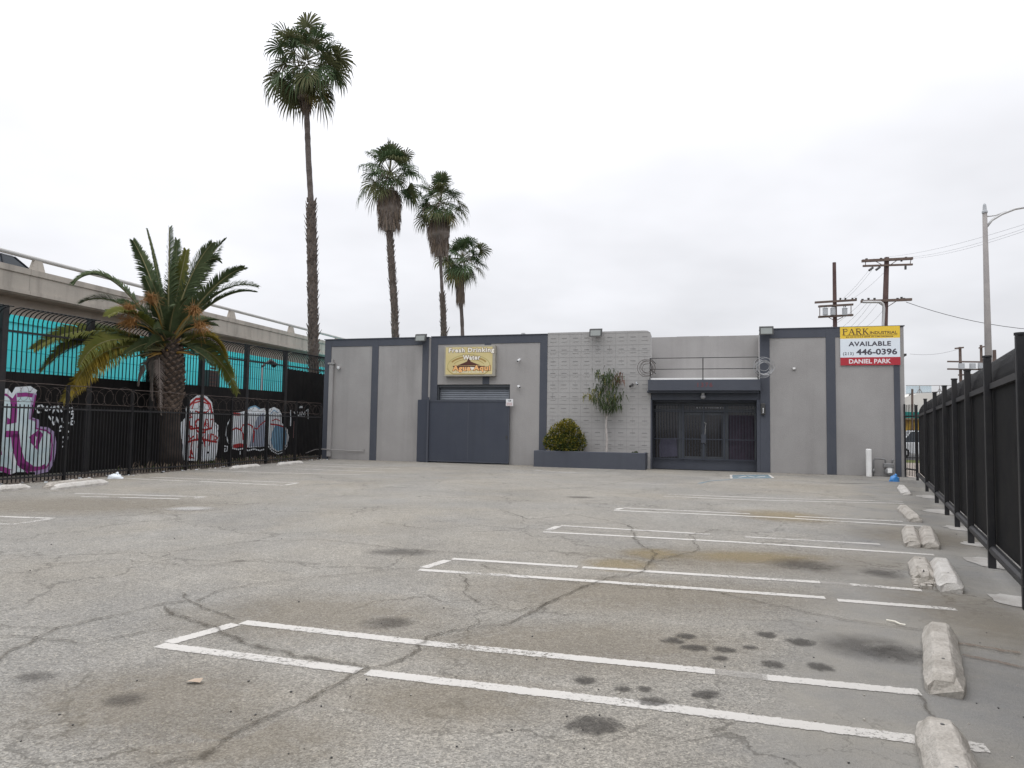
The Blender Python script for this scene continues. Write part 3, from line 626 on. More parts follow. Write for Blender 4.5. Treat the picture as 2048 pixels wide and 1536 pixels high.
# roof gear seen over the entrance and the bracket on the right flank
b = MB(); b.fbox(W, 15.2, 17.1, -6.2, -4.6, 5.1, 5.84); b.fbox(W, 15.7, 17.15, -6.3, -4.5, 5.84, 5.90); b.build('roof_hatch', M_STEEL, bld)
b = MB(); b.fbox(W, 24.151, 24.50, -1.9, -1.2, 4.55, 4.63); b.hexa([W(24.151, -1.9, 4.2), W(24.17, -1.9, 4.2), W(24.17, -1.2, 4.2), W(24.151, -1.2, 4.2), W(24.151, -1.9, 4.55), W(24.46, -1.9, 4.55), W(24.46, -1.2, 4.55), W(24.151, -1.2, 4.55)]); b.build('eave_bracket', M_DARKM, bld)
b = MB(); b.tube([W(9.3, -1, 5.1), W(9.3, -1, 5.68)], .05, 8); b.tube([W(9.3, -1, 5.68), W(9.3, -1, 5.75)], .09, 8); b.build('vent_pipe', M_STEEL, bld)

# sliding gate in front of the roller door
GO2 = .16
gate = thing('sliding_gate', 'slate blue sheet metal sliding gate closing the loading doorway', 'gate', W(7, GO2, 0))
b = MB(); b.fbox(W, 5.40, 9.04, GO2, GO2+.03, .10, 2.66); b.build('panel', M_TRIM2, gate)
b = MB(); b.fbox(W, 5.38, 9.06, GO2-.02, GO2+.05, 2.66, 2.72); b.fbox(W, 5.38, 9.06, GO2-.02, GO2+.05, .05, .10); b.fbox(W, 9.04, 9.08, GO2-.02, GO2+.05, .10, 2.66); b.fbox(W, 7.2, 7.24, GO2+.0305, GO2+.036, .10, 2.66); b.build('frame', M_TRIM, gate)
b = MB(); b.fbox(W, 4.83, 5.36, .03, GO2+.02, .02, 2.74); b.build('side_panel', M_TRIM2, gate)
b = MB(); b.fbox(W, 5.33, 5.40, GO2+.051, GO2+.12, .0, 2.85); b.build('post', M_TRIM, gate)
for u in (5.9, 8.4):
    b = MB(); b.tube([W(u, GO2-.01, .05), W(u, GO2+.04, .05)], .05, 12); b.build('wheel', M_DARKM, gate)
b = MB(); b.fbox(W, 8.93, 9.0, GO2+.031, GO2+.05, 1.1, 1.22); b.build('latch', M_DARKM, gate)

# ------------------------------------------------------------------ signs
def water_sign():
    s0, s1, z0, z1 = W.px(893, 700)[0], W.px(994, 700)[0], 3.76, 5.09
    t = thing('shop_sign', 'cream lightbox sign for drinking water above the loading gate', 'sign', W((s0+s1)/2, 0, z0))
    b = MB(); b.fbox(W, s0, s1, .023, .24, z0, z1); b.build('case', M_FRAMESIGN, t, bevel=.01)
    a0, a1, c0, c1 = s0+.07, s1-.12, z0+.08, z1-.06
    b = MB(); b.fbox(W, a0, a1, .2405, .246, c0, c1); fc = b.build('face', M_CREAM, t)
    wd, hd = a1-a0, c1-c0; cu, cz = (a0+a1)/2, c0+.30*hd
    # picture of ripples round a splash
    def ell(b, rx, ry, o, mi, w_=None, a_0=0, a_1=2*PI, dz=0):
        pts = []
        for i in range(49):
            a = a_0+(a_1-a_0)*i/48; u = cu+rx*math.cos(a); z = cz+dz+ry*math.sin(a); pts.append((min(max(u, a0+.01), a1-.01), min(max(z, c0+.01), c1-.01)))
        if w_: stroke(b, W, pts, w_, o, mi)
        else: b.face([W(u, o, z) for u, z in pts[:-1]], mi)
    b = MB()
    ell(b, .98, .50, .2475, 0, .03); ell(b, .88, .40, .2478, 1, .07, PI*.15, PI*.85); ell(b, 1.02, .47, .2477, 1, .02, PI*1.05, PI*1.95); ell(b, .72, .30, .2482, 1, .02, PI*.1, PI*.9)
    b.face([W(cu+.10+.12*math.cos(k*PI/8), .2486, cz+.40+.035*math.sin(k*PI/8)) for k in range(16)], 2)
    ell(b, .74, .20, .2488, 3, None, PI, 2*PI, .02)
    b.face([W(u, .2489, z) for u, z in ((cu-.55, cz+.03), (cu+.55, cz+.03), (cu+.30, cz+.12), (cu+.10, cz+.20), (cu, cz+.34), (cu-.09, cz+.20), (cu-.3, cz+.12))], 3)
    ell(b, .40, .065, .2492, 4, None, 0, 2*PI, -.10); b.face([W(u, .2491, z) for u, z in ((cu-.035, cz+.40), (cu, cz+.36), (cu+.03, cz+.40), (cu, cz+.46))], 4)
    b.build('picture', [M_OLIVE, M_OCHRE, M_BROWN, M_BROWN, M_PALE], fc)
    P = lambda x, y: W.px(x, y, .25)
    for txt, xa, xb, ya, yb, m1 in (('Fresh Drinking', 897.5, 989, 708, 694.5, M_PALE), ('Water', 925.5, 961, 720, 709.5, M_PALE), ('Agua Aqui', 905, 981, 745, 730, M_ORNG)):
        ua, za = P(xa, ya); ub, zb = P(xb, yb)
        lo = min(za, zb); hi = max(za, zb); sl = .0
        b = MB(); write(b, W, txt, ua, ub, lo, hi, .250, .088, spacing=1.16, box=.045); b.build('letter_outline', M_BROWN, fc)
        b = MB(); write(b, W, txt, ua, ub, lo, hi, .2535, .042, spacing=1.16, box=.045); b.build('lettering', m1, fc)
    b = MB(); rr = random.Random(4); u = a0+.35
    while u < a1-.35:
        k = rr.uniform(.02, .05); b.fbox(W, u, u+k, .2494, .2505, c0+.085, c0+.12); u += k+rr.choice((.015, .015, .05))
    b.build('small_print', M_PALE, fc)
water_sign()
def lease_sign():
    o = .05; s0, zt = W.px(1680, 655.5, o); s1, zb = W.px(1801, 729.5, o); zt = 5.535; zb = 4.09; wd = s1-s0; hd = zt-zb
    t = thing('lease_sign', 'yellow white and red letting board with phone number on right wing', 'sign', W((s0+s1)/2, 0, zb))
    zy, zr = zt-.305*hd, zb+.205*hd
    b = MB(); b.fbox(W, s0, s1, .024, o, zb, zt); b.build('backing', M_SW, t)
    F_ = .003
    b = MB(); b.fbox(W, s0, s1, o, o+F_, zy, zt); b.build('yellow_band', M_SY, t)
    b = MB(); b.fbox(W, s0, s1, o, o+F_, zr, zy-.0); b.build('white_band', M_SW, t)
    b = MB(); b.fbox(W, s0, s1, o, o+F_, zb, zr); b.build('red_band', M_SR, t)
    O2 = o+F_+.003
    fu = lambda f: s0+wd*f
    b = MB()
    # serif capitals P A R K, drawn as strokes with slab feet
    z0, z1 = zt-.205*hd, zt-.05*hd; hh = z1-z0; x = fu(.045); cw = wd*.098; th = hh*.17; tn = hh*.08
    def bar(pts, w_): stroke(b, W, pts, w_, O2)
    def foot(u, z, w_=.42): bar([(u-hh*w_/2, z), (u+hh*w_/2, z)], hh*.07)
    def bowl(u): bar([(u, z1-.02*hh)] + [(u+hh*.30+hh*.24*math.sin(a), z0+hh*.76+hh*.22*math.cos(a)) for a in [PI*k/8 for k in range(9)]] + [(u, z0+hh*.53)], tn*1.3)
    u = x+hh*.15; bar([(u, z0), (u, z1)], th); foot(u, z0+.03*hh); foot(u-hh*.05, z1-.03*hh, .3); bowl(u)
    u = x+cw*1.12; bar([(u, z0), (u+hh*.38, z1)], tn); bar([(u+hh*.36, z1), (u+hh*.76, z0)], th); bar([(u+hh*.13, z0+hh*.34), (u+hh*.60, z0+hh*.34)], tn); foot(u, z0+.03*hh, .34); foot(u+hh*.76, z0+.03*hh, .42)
    u = x+cw*2.45; bar([(u, z0), (u, z1)], th); foot(u, z0+.03*hh); foot(u-hh*.05, z1-.03*hh, .3); bowl(u); bar([(u+hh*.25, z0+hh*.53), (u+hh*.62, z0)], th); foot(u+hh*.64, z0+.03*hh, .3)
    u = x+cw*3.62; bar([(u, z0), (u, z1)], th); foot(u, z0+.03*hh); foot(u, z1-.03*hh); bar([(u+hh*.05, z0+hh*.45), (u+hh*.55, z1)], tn); bar([(u+hh*.20, z0+hh*.56), (u+hh*.64, z0)], th); foot(u+hh*.66, z0+.03*hh, .36); foot(u+hh*.55, z1-.03*hh, .3)
    write(b, W, 'INDUSTRIAL', fu(.505), fu(.955), zt-.20*hd, zt-.125*hd, O2, .02)
    b.fbox(W, fu(.04), fu(.955), o+F_, O2, zt-.232*hd, zt-.222*hd)
    rr = random.Random(2); u = fu(.1)
    while u < fu(.89):
        k = rr.uniform(.012, .04); b.fbox(W, u, u+k, o+F_, O2, zt-.275*hd, zt-.252*hd); u += k+rr.choice((.01, .012, .035))
    b.build('lettering', M_INKB, t)
    b = MB(); write(b, W, 'AVAILABLE', fu(.14), fu(.85), zt-.505*hd, zt-.385*hd, O2, .03, spacing=1.08); write(b, W, '446-0396', fu(.27), fu(.95), zt-.735*hd, zt-.575*hd, O2, .03); write(b, W, '(213)', fu(.045), fu(.225), zt-.755*hd, zt-.655*hd, O2, .015, spacing=1.15); b.build('lettering', M_INK, t)
    b = MB(); write(b, W, 'DANIEL PARK', fu(.145), fu(.845), zb+.045*hd, zb+.16*hd, O2, .025); b.build('lettering', M_SIGNW, t)
lease_sign()
def notice():
    o = .25; u0, z1 = W.px(1012, 798, o); u1, z0 = W.px(1026, 812, o)
    t = thing('notice_board', 'small white warning notice at top right corner of sliding gate', 'notice', W(u0, o, z0))
    b = MB(); b.fbox(W, u0, u1, .22, o, z0, z1); b.build('board', M_CAMW, t)
    b = MB(); m_ = (u0+u1)/2; zz = z1-.075
    b.face([W(m_+.075*math.cos(k*PI/8), o+.002, zz+.034*math.sin(k*PI/8)) for k in range(16)], 0)
    b.face([W(m_-.02+.03*math.cos(k*PI/6), o+.004, zz+.022*math.sin(k*PI/6)) for k in range(12)], 1)
    for k in range(5): b.fbox(W, u0+.03, u1-.03-.02*(k % 2), o, o+.002, z0+.025+.026*k, z0+.035+.026*k, 2)
    b.build('print', [M_INK, M_CAMW, sheet((.45, .2, .2), 'pale red print')], t)
notice()

# ------------------------------------------------------------------ small fittings on the wall
def floodlight(x, y, lab, tilt=.25):
    u, z = W.px(x, y); wd, hd = .26, .17; zt = z+hd/1
    t = thing('floodlight', lab, 'floodlight', W(u, 0, z-hd), 'wall floodlights')
    def fr(a, o, c):   # tilted box frame
        return W(u+a, .30+o*math.cos(tilt)+c*math.sin(tilt)*-1, z+c*math.cos(tilt)-o*math.sin(tilt))
    b = MB(); b.fbox(fr, -wd, wd, -.08, .06, -hd, hd); b.build('housing', M_DARKM, t, bevel=.015)
    b = MB(); b.fbox(fr, -wd+.055, wd-.055, .0605, .066, -hd+.045, hd-.06); b.build('lens', M_LAMPF, t)
    b = MB(); b.tube([W(u, .024, z-.05), W(u, .22, z-.05)], .035, 8); b.build('arm', M_DARKM, t)
floodlight(847, 677, 'black floodlight at roof edge over the seam left of loading gate')
floodlight(1194, 667, 'black floodlight on top of the pale block wall')
floodlight(1532, 663, 'black floodlight at roof edge right of recessed entrance')
def bullet_cam(x, y, lab, dirv=(0, .9, -.35), nm='security_camera', M_CAMW=M_CAMW, k=.85):
    u, z = W.px(x, y)
    t = thing(nm, lab, 'security camera', W(u, 0, z), 'cameras on the front wall')
    b = MB(); b.tube([W(u, .0, z+.02), W(u, .03, z+.02)], .055*k, 12); b.tube([W(u, .03, z+.02), W(u, .12, z)], .02, 8); b.build('mount', M_CAMW, t)
    b = MB(); p = W(u, .10, z); q = W(u+dirv[0]*.2, .10+dirv[1]*.25, z+dirv[2]*.25); b.tube([p, q], .055*k, 12); b.build('body', M_CAMW, t, smooth=False)
    b = MB(); dd = (q-p).normalized(); b.tube([q+dd*.001, q+dd*.008], .04*k, 12); b.build('lens', M_GLASS, t)
bullet_cam(1039.5, 720, 'white bullet camera on stucco right of the cream lightbox sign')
bullet_cam(1037.5, 773, 'white bracket camera with trailing cable right of roller door', (.6, .6, -.2))
bullet_cam(1265, 770, 'dark small camera on the pale block wall, lower of two', (-.3, .8, -.3), M_CAMW=M_DARKM)
bullet_cam(1273, 766, 'small camera on the block wall beside the entrance canopy', (.4, .8, -.3), M_CAMW=M_GREYBOX, k=.6)
u, z = W.px(679, 737); t = thing('dome_camera', 'white dome camera beside the downspout at left end of wall', 'security camera', W(u, 0, z))
b = MB(); b.tube([W(u, 0, z+.06), W(u, .10, z+.05)], .03, 8); b.tube([W(u, .10, z+.03), W(u, .10, z+.10)], .075, 14); b.build('mount', M_CAMW, t)
b = MB(); b.ellip(W(u, .10, z+.01), .07, .07, .08, 14, 8); b.build('dome', M_CAMW, t, smooth=True)
u, z = W.px(1588, 737); t = thing('junction_box', 'small grey box on the stucco of the right wing', 'box', W(u, 0, z))
b = MB(); b.fbox(W, u-.06, u+.06, .0, .06, z-.05, z+.05); b.build('case', M_STUCCO, t, bevel=.008); b = MB(); b.fbox(W, u-.045, u+.045, .0605, .066, z-.035, z+.035); b.build('lid', M_WHITEP, t)
# globe lamp under the canopy, wall phone at the jamb
u, z = W.px(1406, 784, .1); t = thing('globe_lamp', 'pale globe lamp under the front edge of the entrance canopy', 'lamp', W(u, .1, 3.05))
b = MB(); b.tube([W(u, .1, 3.049), W(u, .1, 2.98)], .06, 12); b.build('base', M_STEEL, t); b = MB(); b.ellip(W(u, .1, 2.90), .105, .105, .10, 14, 8); b.build('globe', mat('globe glass', (.30, .30, .31), .3), t, smooth=True)
u, z = W.px(1526, 818, .05); t = thing('entry_phone', 'dark entry phone with white handset on the blue pilaster', 'entry phone', W(u, .0, z))
b = MB(); b.fbox(W, u-.08, u+.08, .023, .14, z-.22, z+.22); b.build('housing', M_DARKM, t, bevel=.02); b = MB(); b.tube([W(u, .16, z-.16), W(u, .18, z), W(u, .16, z+.02)], .018, 8); b.build('handset', M_CAMW, t)
def coil_disc(px, py, o, lab, n=5, r=.36, mt=None):
    u, z = W.px(px, py, o); t = thing('razor_wire_coil', lab, 'razor wire', W(u, o, z), 'razor wire coils at the railing')
    rr = random.Random(px); b = MB()
    for k in range(n):
        c = (u+rr.uniform(-.07, .07), z+rr.uniform(-.07, .07)); ra = r*rr.uniform(.55, 1.0); oo = o+rr.uniform(-.12, .12)
        b.tube([W(c[0]+ra*math.cos(a), oo+.06*math.sin(a*.5), c[1]+ra*math.sin(a)) for a in [2*PI*j/22 for j in range(23)]], .008, 4, cap=False)
    b.build('strand', mt or M_GALV, t)
coil_disc(1296, 736, .45, 'loose rusty razor wire loop at left end of canopy railing', 4, .36, M_RUST); coil_disc(1527, 735, .45, 'bright razor wire coil against the blue pilaster by canopy railing', 8, .36, M_GALV)

# ------------------------------------------------------------------ planter, shrub, small tree
pl_ = thing('planter', 'long low slate blue planter box against the pale block wall', 'planter', W(12.6, .5, 0))
b = MB(); b.fbox(W, 10.36, 14.86, .80, .92, -.05, .66); b.fbox(W, 10.36, 10.48, .026, .80, -.05, .66); b.fbox(W, 14.74, 14.86, .026, .80, -.05, .66); b.build('box', M_TRIM, pl_, bevel=.025)
b = MB(); b.fbox(W, 10.48, 14.74, .0, .80, -.05, .60); b.build('soil', M_DIRT, pl_)
def leaf_quad(b, c, d, nrm, l, wd, mi):
    d = d.normalized(); s = d.cross(nrm); s = s.normalized() if s.length > 1e-4 else d.orthogonal().normalized()
    n_ = s.cross(d)*l*.12
    b.face([c, c+d*l*.5+s*wd*.5-n_, c+d*l, c+d*l*.5-s*wd*.5-n_], mi)
def shrub():
    rr = random.Random(11); u0, u1 = W.px(1088, 890, .45)[0], W.px(1173, 890, .45)[0]; uc = (u0+u1)/2; rx = (u1-u0)/2
    t = thing('shrub', 'rounded yellow green shrub in the left end of planter', 'shrub', W(uc, .45, .6))
    lob = [(0, .0, .62, .60), (-.42, .05, .35, .55), (.42, .02, .38, .52), (.12, .1, .85, .42), (-.25, .15, .62, .50), (.36, .15, .62, .44), (-.62, .1, .2, .40), (.62, .05, .18, .40), (0, .28, .18, .5), (-.3, .25, .15, .45), (.3, .25, .15, .45)]
    b = MB()
    for k in range(26):
        a = rr.uniform(0, 2*PI); b.tube([W(uc+rr.uniform(-.1, .1), .45, .6), W(uc+rx*.4*math.cos(a), .45+.2*math.sin(a), .95), W(uc+rx*.75*math.cos(a), .45+.35*math.sin(a), .9+rr.uniform(.2, .7))], [.02, .012, .005], 5)
    b.build('stem', M_TBARK, t)
    b = MB()
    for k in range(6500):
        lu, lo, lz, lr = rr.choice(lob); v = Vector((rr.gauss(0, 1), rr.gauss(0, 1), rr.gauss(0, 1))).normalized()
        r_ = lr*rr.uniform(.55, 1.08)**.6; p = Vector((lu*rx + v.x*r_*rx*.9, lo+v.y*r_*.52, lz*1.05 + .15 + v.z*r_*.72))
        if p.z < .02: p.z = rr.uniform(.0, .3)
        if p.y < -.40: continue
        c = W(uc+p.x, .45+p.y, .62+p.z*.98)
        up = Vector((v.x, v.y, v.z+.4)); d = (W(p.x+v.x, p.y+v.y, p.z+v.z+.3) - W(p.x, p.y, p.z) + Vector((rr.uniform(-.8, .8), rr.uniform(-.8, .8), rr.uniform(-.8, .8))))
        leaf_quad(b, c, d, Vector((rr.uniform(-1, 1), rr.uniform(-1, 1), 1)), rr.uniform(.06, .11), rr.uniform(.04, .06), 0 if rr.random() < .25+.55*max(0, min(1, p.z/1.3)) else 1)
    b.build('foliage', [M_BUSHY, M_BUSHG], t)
shrub()
def small_tree():
    rr = random.Random(21); o = .42
    P = lambda x, y, oo=o: W(*(lambda q: (q[0], oo, q[1]))(W.px(x, y, oo)))
    t = thing('small_tree', 'young drooping tree with thin pale stem in the planter', 'tree', P(1213, 905))
    b = MB(); b.tube([P(1213, 908), P(1214, 880), P(1212, 855), P(1213, 838), P(1214, 815), P(1212, 790), P(1206, 765), P(1209, 748)], [.048, .044, .04, .036, .03, .025, .018, .01], 7); b.build('trunk', M_TBARK, t)
    tips = [(1194, 748), (1222, 745), (1238, 752), (1232, 775), (1244, 790), (1186, 782), (1174, 793), (1200, 800), (1238, 815), (1196, 772), (1222, 790), (1212, 780), (1228, 800), (1190, 800), (1204, 755), (1241, 760), (1216, 760), (1210, 812), (1225, 818)]
    b = MB(); lv = MB()
    for i, (x, y) in enumerate(tips):
        st = P(1213, min(838, y+rr.uniform(25, 50))); oo = o+rr.uniform(-.25, .45); e = P(x, y-4, oo); mid = st.lerp(e, .55)+Vector((0, 0, .12))
        b.tube([st, mid, e], [.012, .008, .004], 5)
        for k in range(44):
            f = rr.uniform(.35, 1.05); p = st.lerp(mid, f*2) if f < .5 else mid.lerp(e, f*2-1)
            p = p+Vector((rr.gauss(0, .10), rr.gauss(0, .10), rr.gauss(0, .06)))
            l = rr.uniform(.18, .36); d = Vector((rr.gauss(0, .22), rr.gauss(0, .28), -1))
            mi = 0
            if x > 1230 and y < 765 and rr.random() < .55: mi = 1
            if x < 1180 and rr.random() < .7: mi = 2
            elif rr.random() < .05: mi = 2
            # a leaf that bends down: two quads
            s = d.cross(Vector((rr.uniform(-1, 1), rr.uniform(-1, 1), .1))).normalized()*rr.uniform(.014, .024); out = Vector((rr.gauss(0, .5), rr.gauss(0, .5), .35)).normalized()*l*.25
            a = p; m_ = p+out; en = p+out+d.normalized()*l
            lv.face([a, m_+s, en, m_-s], mi)
    b.build('branch', M_TBARK, t); lv.build('foliage', [M_TLEAF, M_TRED, M_TYEL], t)
small_tree()
u, z = W.px(1270, 900, .4); rr = random.Random(2); b = MB()
for k in range(40):
    c = W(u+rr.uniform(-.1, .1), .4+rr.uniform(-.08, .08), .60); leaf_quad(b, c, Vector((rr.uniform(-1, 1), rr.uniform(-1, 1), 1.2)), Vector((0, 0, 1)), rr.uniform(.08, .16), .03, 0)
tag(b.build('weed', [M_BUSHG], loc=W(u, .4, .6)), 'small dark green weed at right end of planter', 'plant')

# ------------------------------------------------------------------ gas meter, bollard, rubbish
M_METER = mat('grey meter paint', (.21, .215, .22), .5, (.14, .13, .125), 6, .7)
def gas_meter():
    P = lambda x, y, o=.25: (lambda q: W(q[0], o, max(q[1], .0)))(W.px(x, y, o))
    t = thing('gas_meter', 'grey gas meter with looped pipes at foot of right wing', 'gas meter', P(1776, 952))
    b = MB(); b.tube([P(1747, 954), P(1747, 922), P(1749, 918), P(1752, 917), P(1768, 918), P(1771, 920), P(1771, 930)], .03, 8); b.tube([P(1784, 928), P(1784, 921), P(1786, 919), P(1786, 919, .03)], .025, 8)
    b.tube([P(1747, 938), P(1747, 945)], .05, 8); b.build('pipe', M_METER, t, smooth=True)
    b = MB(); a, z = W.px(1778, 931, .25); b.fbox(W, a-.19, a+.17, .14, .34, z-.09, z+.08); b.build('regulator', M_METER, t, bevel=.03)
    b = MB(); a, z = W.px(1778, 940, .25)
    b.tube([W(a, .12, z-.05), W(a, .16, z-.05), W(a, .34, z-.05), W(a, .38, z-.05)], [.10, .15, .15, .11], 18); b.build('body', M_METER, t)
    b = MB(); b.fbox(W, a-.07, a+.07, .381, .40, z-.10, z+.06); b.build('dial', M_WHITEP, t)
gas_meter()
p = W(*(lambda q: (q[0], .35, 0))(W.px(1738, 952, .35)))
t = thing('bollard', 'white painted steel bollard in front of the gas meter', 'bollard', p)
b = MB(); b.tube([p+Vector((0, 0, -.05)), p+Vector((0, 0, .97))], .095, 16); b.build('post', M_WHITEP, t); b = MB(); b.tube([p+Vector((0, 0, .9702)), p+Vector((0, 0, .99)), p+Vector((0, 0, 1.0))], [.095, .085, .04], 16); b.build('cap', M_WHITEP, t)
def bag(x, y, rx, rz, mt, lab, seed):
    c = ground(x, y); rr = random.Random(seed); b = MB(); n = 14
    vs = []; fs = []
    for j in range(7):
        t_ = PI/2*j/6
        for i in range(n):
            a = 2*PI*i/n; k = 1+rr.uniform(-.14, .14); vs.append(c+Vector((rx*k*math.cos(t_)*math.cos(a), rx*.7*k*math.cos(t_)*math.sin(a), rz*k*math.sin(t_))))
    for j in range(6):
        for i in range(n): fs.append((j*n+i, j*n+(i+1) % n, (j+1)*n+(i+1) % n, (j+1)*n+i))
    b.mesh(vs, fs); b.tube([c+Vector((rx*.1, 0, rz*.9)), c+Vector((rx*.4, 0, rz*1.15))], [.03, .05], 6)
    tag(b.build('plastic_bag', mt, loc=c, smooth=True), lab, 'bag')
bag(1789, 963, .17, .20, M_BAGB, 'crumpled blue plastic bag on asphalt near the gas meter', 1)
bag(230, 957, .20, .13, M_BAGW, 'crumpled white plastic bag by wheel stops along left fence', 2)
bag(284, 931, .16, .12, M_BAGW, 'small white rubbish bag behind the left fence rail', 3)
def twig(name, pts, r, mt, lab, cat):
    P = [g+Vector((0, 0, r+.012)) for g in gp(*pts)]; b = MB(); b.tube(P, r, 6); tag(b.build(name, mt, loc=P[0]), lab, cat)
twig('twig', [(1773, 1244), (1790, 1247), (1800, 1252), (1811, 1254)], .006, M_PALE, 'thin pale twig lying on asphalt above the nearest wheel stop', 'twig')
c = ground(388, 1367); b = MB(); b.mesh([c+Vector(v) for v in ((-.05, 0, .012), (-.01, .03, .02), (.05, .012, .03), (.045, -.02, .014), (-.02, -.025, .022))], [(0, 1, 4), (1, 2, 4), (2, 3, 4)]); tag(b.build('dry_leaf', mat('dry leaf', (.42, .33, .25), .8), loc=c), 'curled tan leaf on asphalt in the left foreground', 'leaf')
rr = random.Random(31); b = MB()
for k in range(150):
    x, y = rr.uniform(0, 2048), 930+600*rr.random()**1.3; c = ground(x, y); s = rr.uniform(.004, .010); b.box((c.x, c.y, s*.45), s*rr.uniform(.8, 1.8), s, s*.9, rr.choice((0, 0, 1)), rr.uniform(0, 3))
for k in range(350):
    s_ = rr.uniform(4, 31); p = LF(s_, rr.uniform(-.5, .5), 0); s = rr.uniform(.015, .05); b.box((p.x, p.y, s*.3), s*1.6, s, s*.6, rr.choice((0, 1, 1, 2)), rr.uniform(0, 3))
tag(b.build('gravel_litter', [M_DARKM, M_STOP, M_BAGW]), kind='stuff')

# ------------------------------------------------------------------ wheel stops
def stop_mesh(L, wd, ht, seed, rough=.0045, broken=False):
    rr = random.Random(seed); n = 18; prof = [(-wd/2, 0), (-wd/2, ht*.38), (-wd*.27, ht*.92), (-wd*.2, ht), (wd*.2, ht), (wd*.27, ht*.92), (wd/2, ht*.38), (wd/2, 0)]
    vs = []; fs = []; m_ = len(prof)
    for i in range(n+1):
        f = i/n; x = (f-.5)*L; e = min(1, min(f, 1-f)*L/(.13)); k = .62+.38*e; q = .80+.2*e
        for (y, z) in prof:
            vs.append(Vector((x+rr.uniform(-rough, rough) + (-.03 if z > ht*.5 and i == n else .03 if z > ht*.5 and i == 0 else 0), y*q+rr.uniform(-rough, rough), max(0, (z*k if z > ht*.5 else z)+(rr.uniform(-rough, rough) if z > 0 else 0)))))
    for i in range(n):
        for j in range(m_-1): fs.append((i*m_+j, i*m_+j+1, (i+1)*m_+j+1, (i+1)*m_+j))
    fs.append(tuple(range(m_))); fs.append(tuple(range(n*m_, n*m_+m_))[::-1])
    b = MB(); b.mesh(vs, fs)
    for sx in (-.27, .27):
        b.tube([(sx*L, 0, ht-.004), (sx*L, 0, ht+.002)], .011, 8, 1)
    return b
def wheel_stop(a, c, lab, mt=M_STOP, wd=.21, ht=.125, seed=0, tilt=0, broken=False):
    A, C = ground(*a), ground(*c); d = C-A; L = d.length
    b = stop_mesh(L, wd, ht, seed)
    if broken:
        rr = random.Random(99)
        for v in b.v:
            if v.x < -L*.12 and v.z > .01: v.z *= rr.uniform(.35, .95); v.y *= rr.uniform(.7, 1.05); v.x += rr.uniform(-.04, .05)
    o = b.build('wheel_stop', [mt, M_DARKM]); o.location = (A+C)/2; o.rotation_euler = (tilt, 0, math.atan2(d.y, d.x))
    bb = o.modifiers.new('bevel', 'BEVEL'); bb.width = .008; bb.segments = 2; bb.limit_method = 'ANGLE'; bb.angle_limit = R(28)
    o.data.polygons.foreach_set('use_smooth', [False]*len(o.data.polygons))
    return tag(o, lab, 'wheel stop', 'concrete wheel stops')
wheel_stop((1930, 1650), (1876, 1472), 'nearest worn concrete wheel stop, cut by lower right picture edge', M_STOP, .23, .14, 1)
wheel_stop((1891, 1394), (1878, 1270), 'large concrete wheel stop standing alone beside the oil stain', M_STOP, .23, .135, 2)
wheel_stop((1903, 1186), (1880, 1134), 'pale wheel stop right of the broken one', M_STOPW, .24, .14, 3)
wheel_stop((1850, 1170), (1838, 1132), 'short broken wheel stop with crumbled end', M_STOP, .24, .13, 4, broken=True)
wheel_stop((1826, 1095), (1819, 1065), 'left one of the wheel stop pair below the concrete patch', M_STOP, .23, .13, 5)
wheel_stop((1863, 1098), (1853, 1065), 'right one of the wheel stop pair below the concrete patch', M_STOP, .23, .13, 6)
wheel_stop((1832, 1045), (1805, 1021), 'slanting wheel stop beside the pale concrete patch', M_STOP, .22, .13, 7)
wheel_stop((1813, 991), (1803, 978), 'farthest wheel stop near the blue plastic bag', M_STOPW, .24, .13, 8)
wheel_stop((-70, 988), (56, 978), 'left edge wheel stop lying along the fence', M_STOPW, .22, .13, 9)
wheel_stop((92, 977), (186, 965), 'rear one of two overlapping wheel stops by the left fence', M_STOP, .22, .13, 10)
wheel_stop((108, 980), (210, 968), 'front one of two overlapping wheel stops by the left fence', M_STOPW, .22, .13, 11)
wheel_stop((463, 939), (517, 934), 'wheel stop below the white and red graffiti', M_STOPW, .20, .12, 12)
wheel_stop((557, 931.5), (603, 927), 'wheel stop nearest the left corner of building', M_STOPW, .20, .12, 13)
# crumbs of the broken stop
rr = random.Random(8); b = MB()
for k in range(45):
    c = ground(rr.uniform(1826, 1880), rr.uniform(1160, 1178)); s = rr.uniform(.012, .05); b.box((c.x, c.y, s*.4), s*1.3, s, s*.8, 0, rr.uniform(0, 3))
tag(b.build('concrete_rubble', M_STOP), kind='stuff')

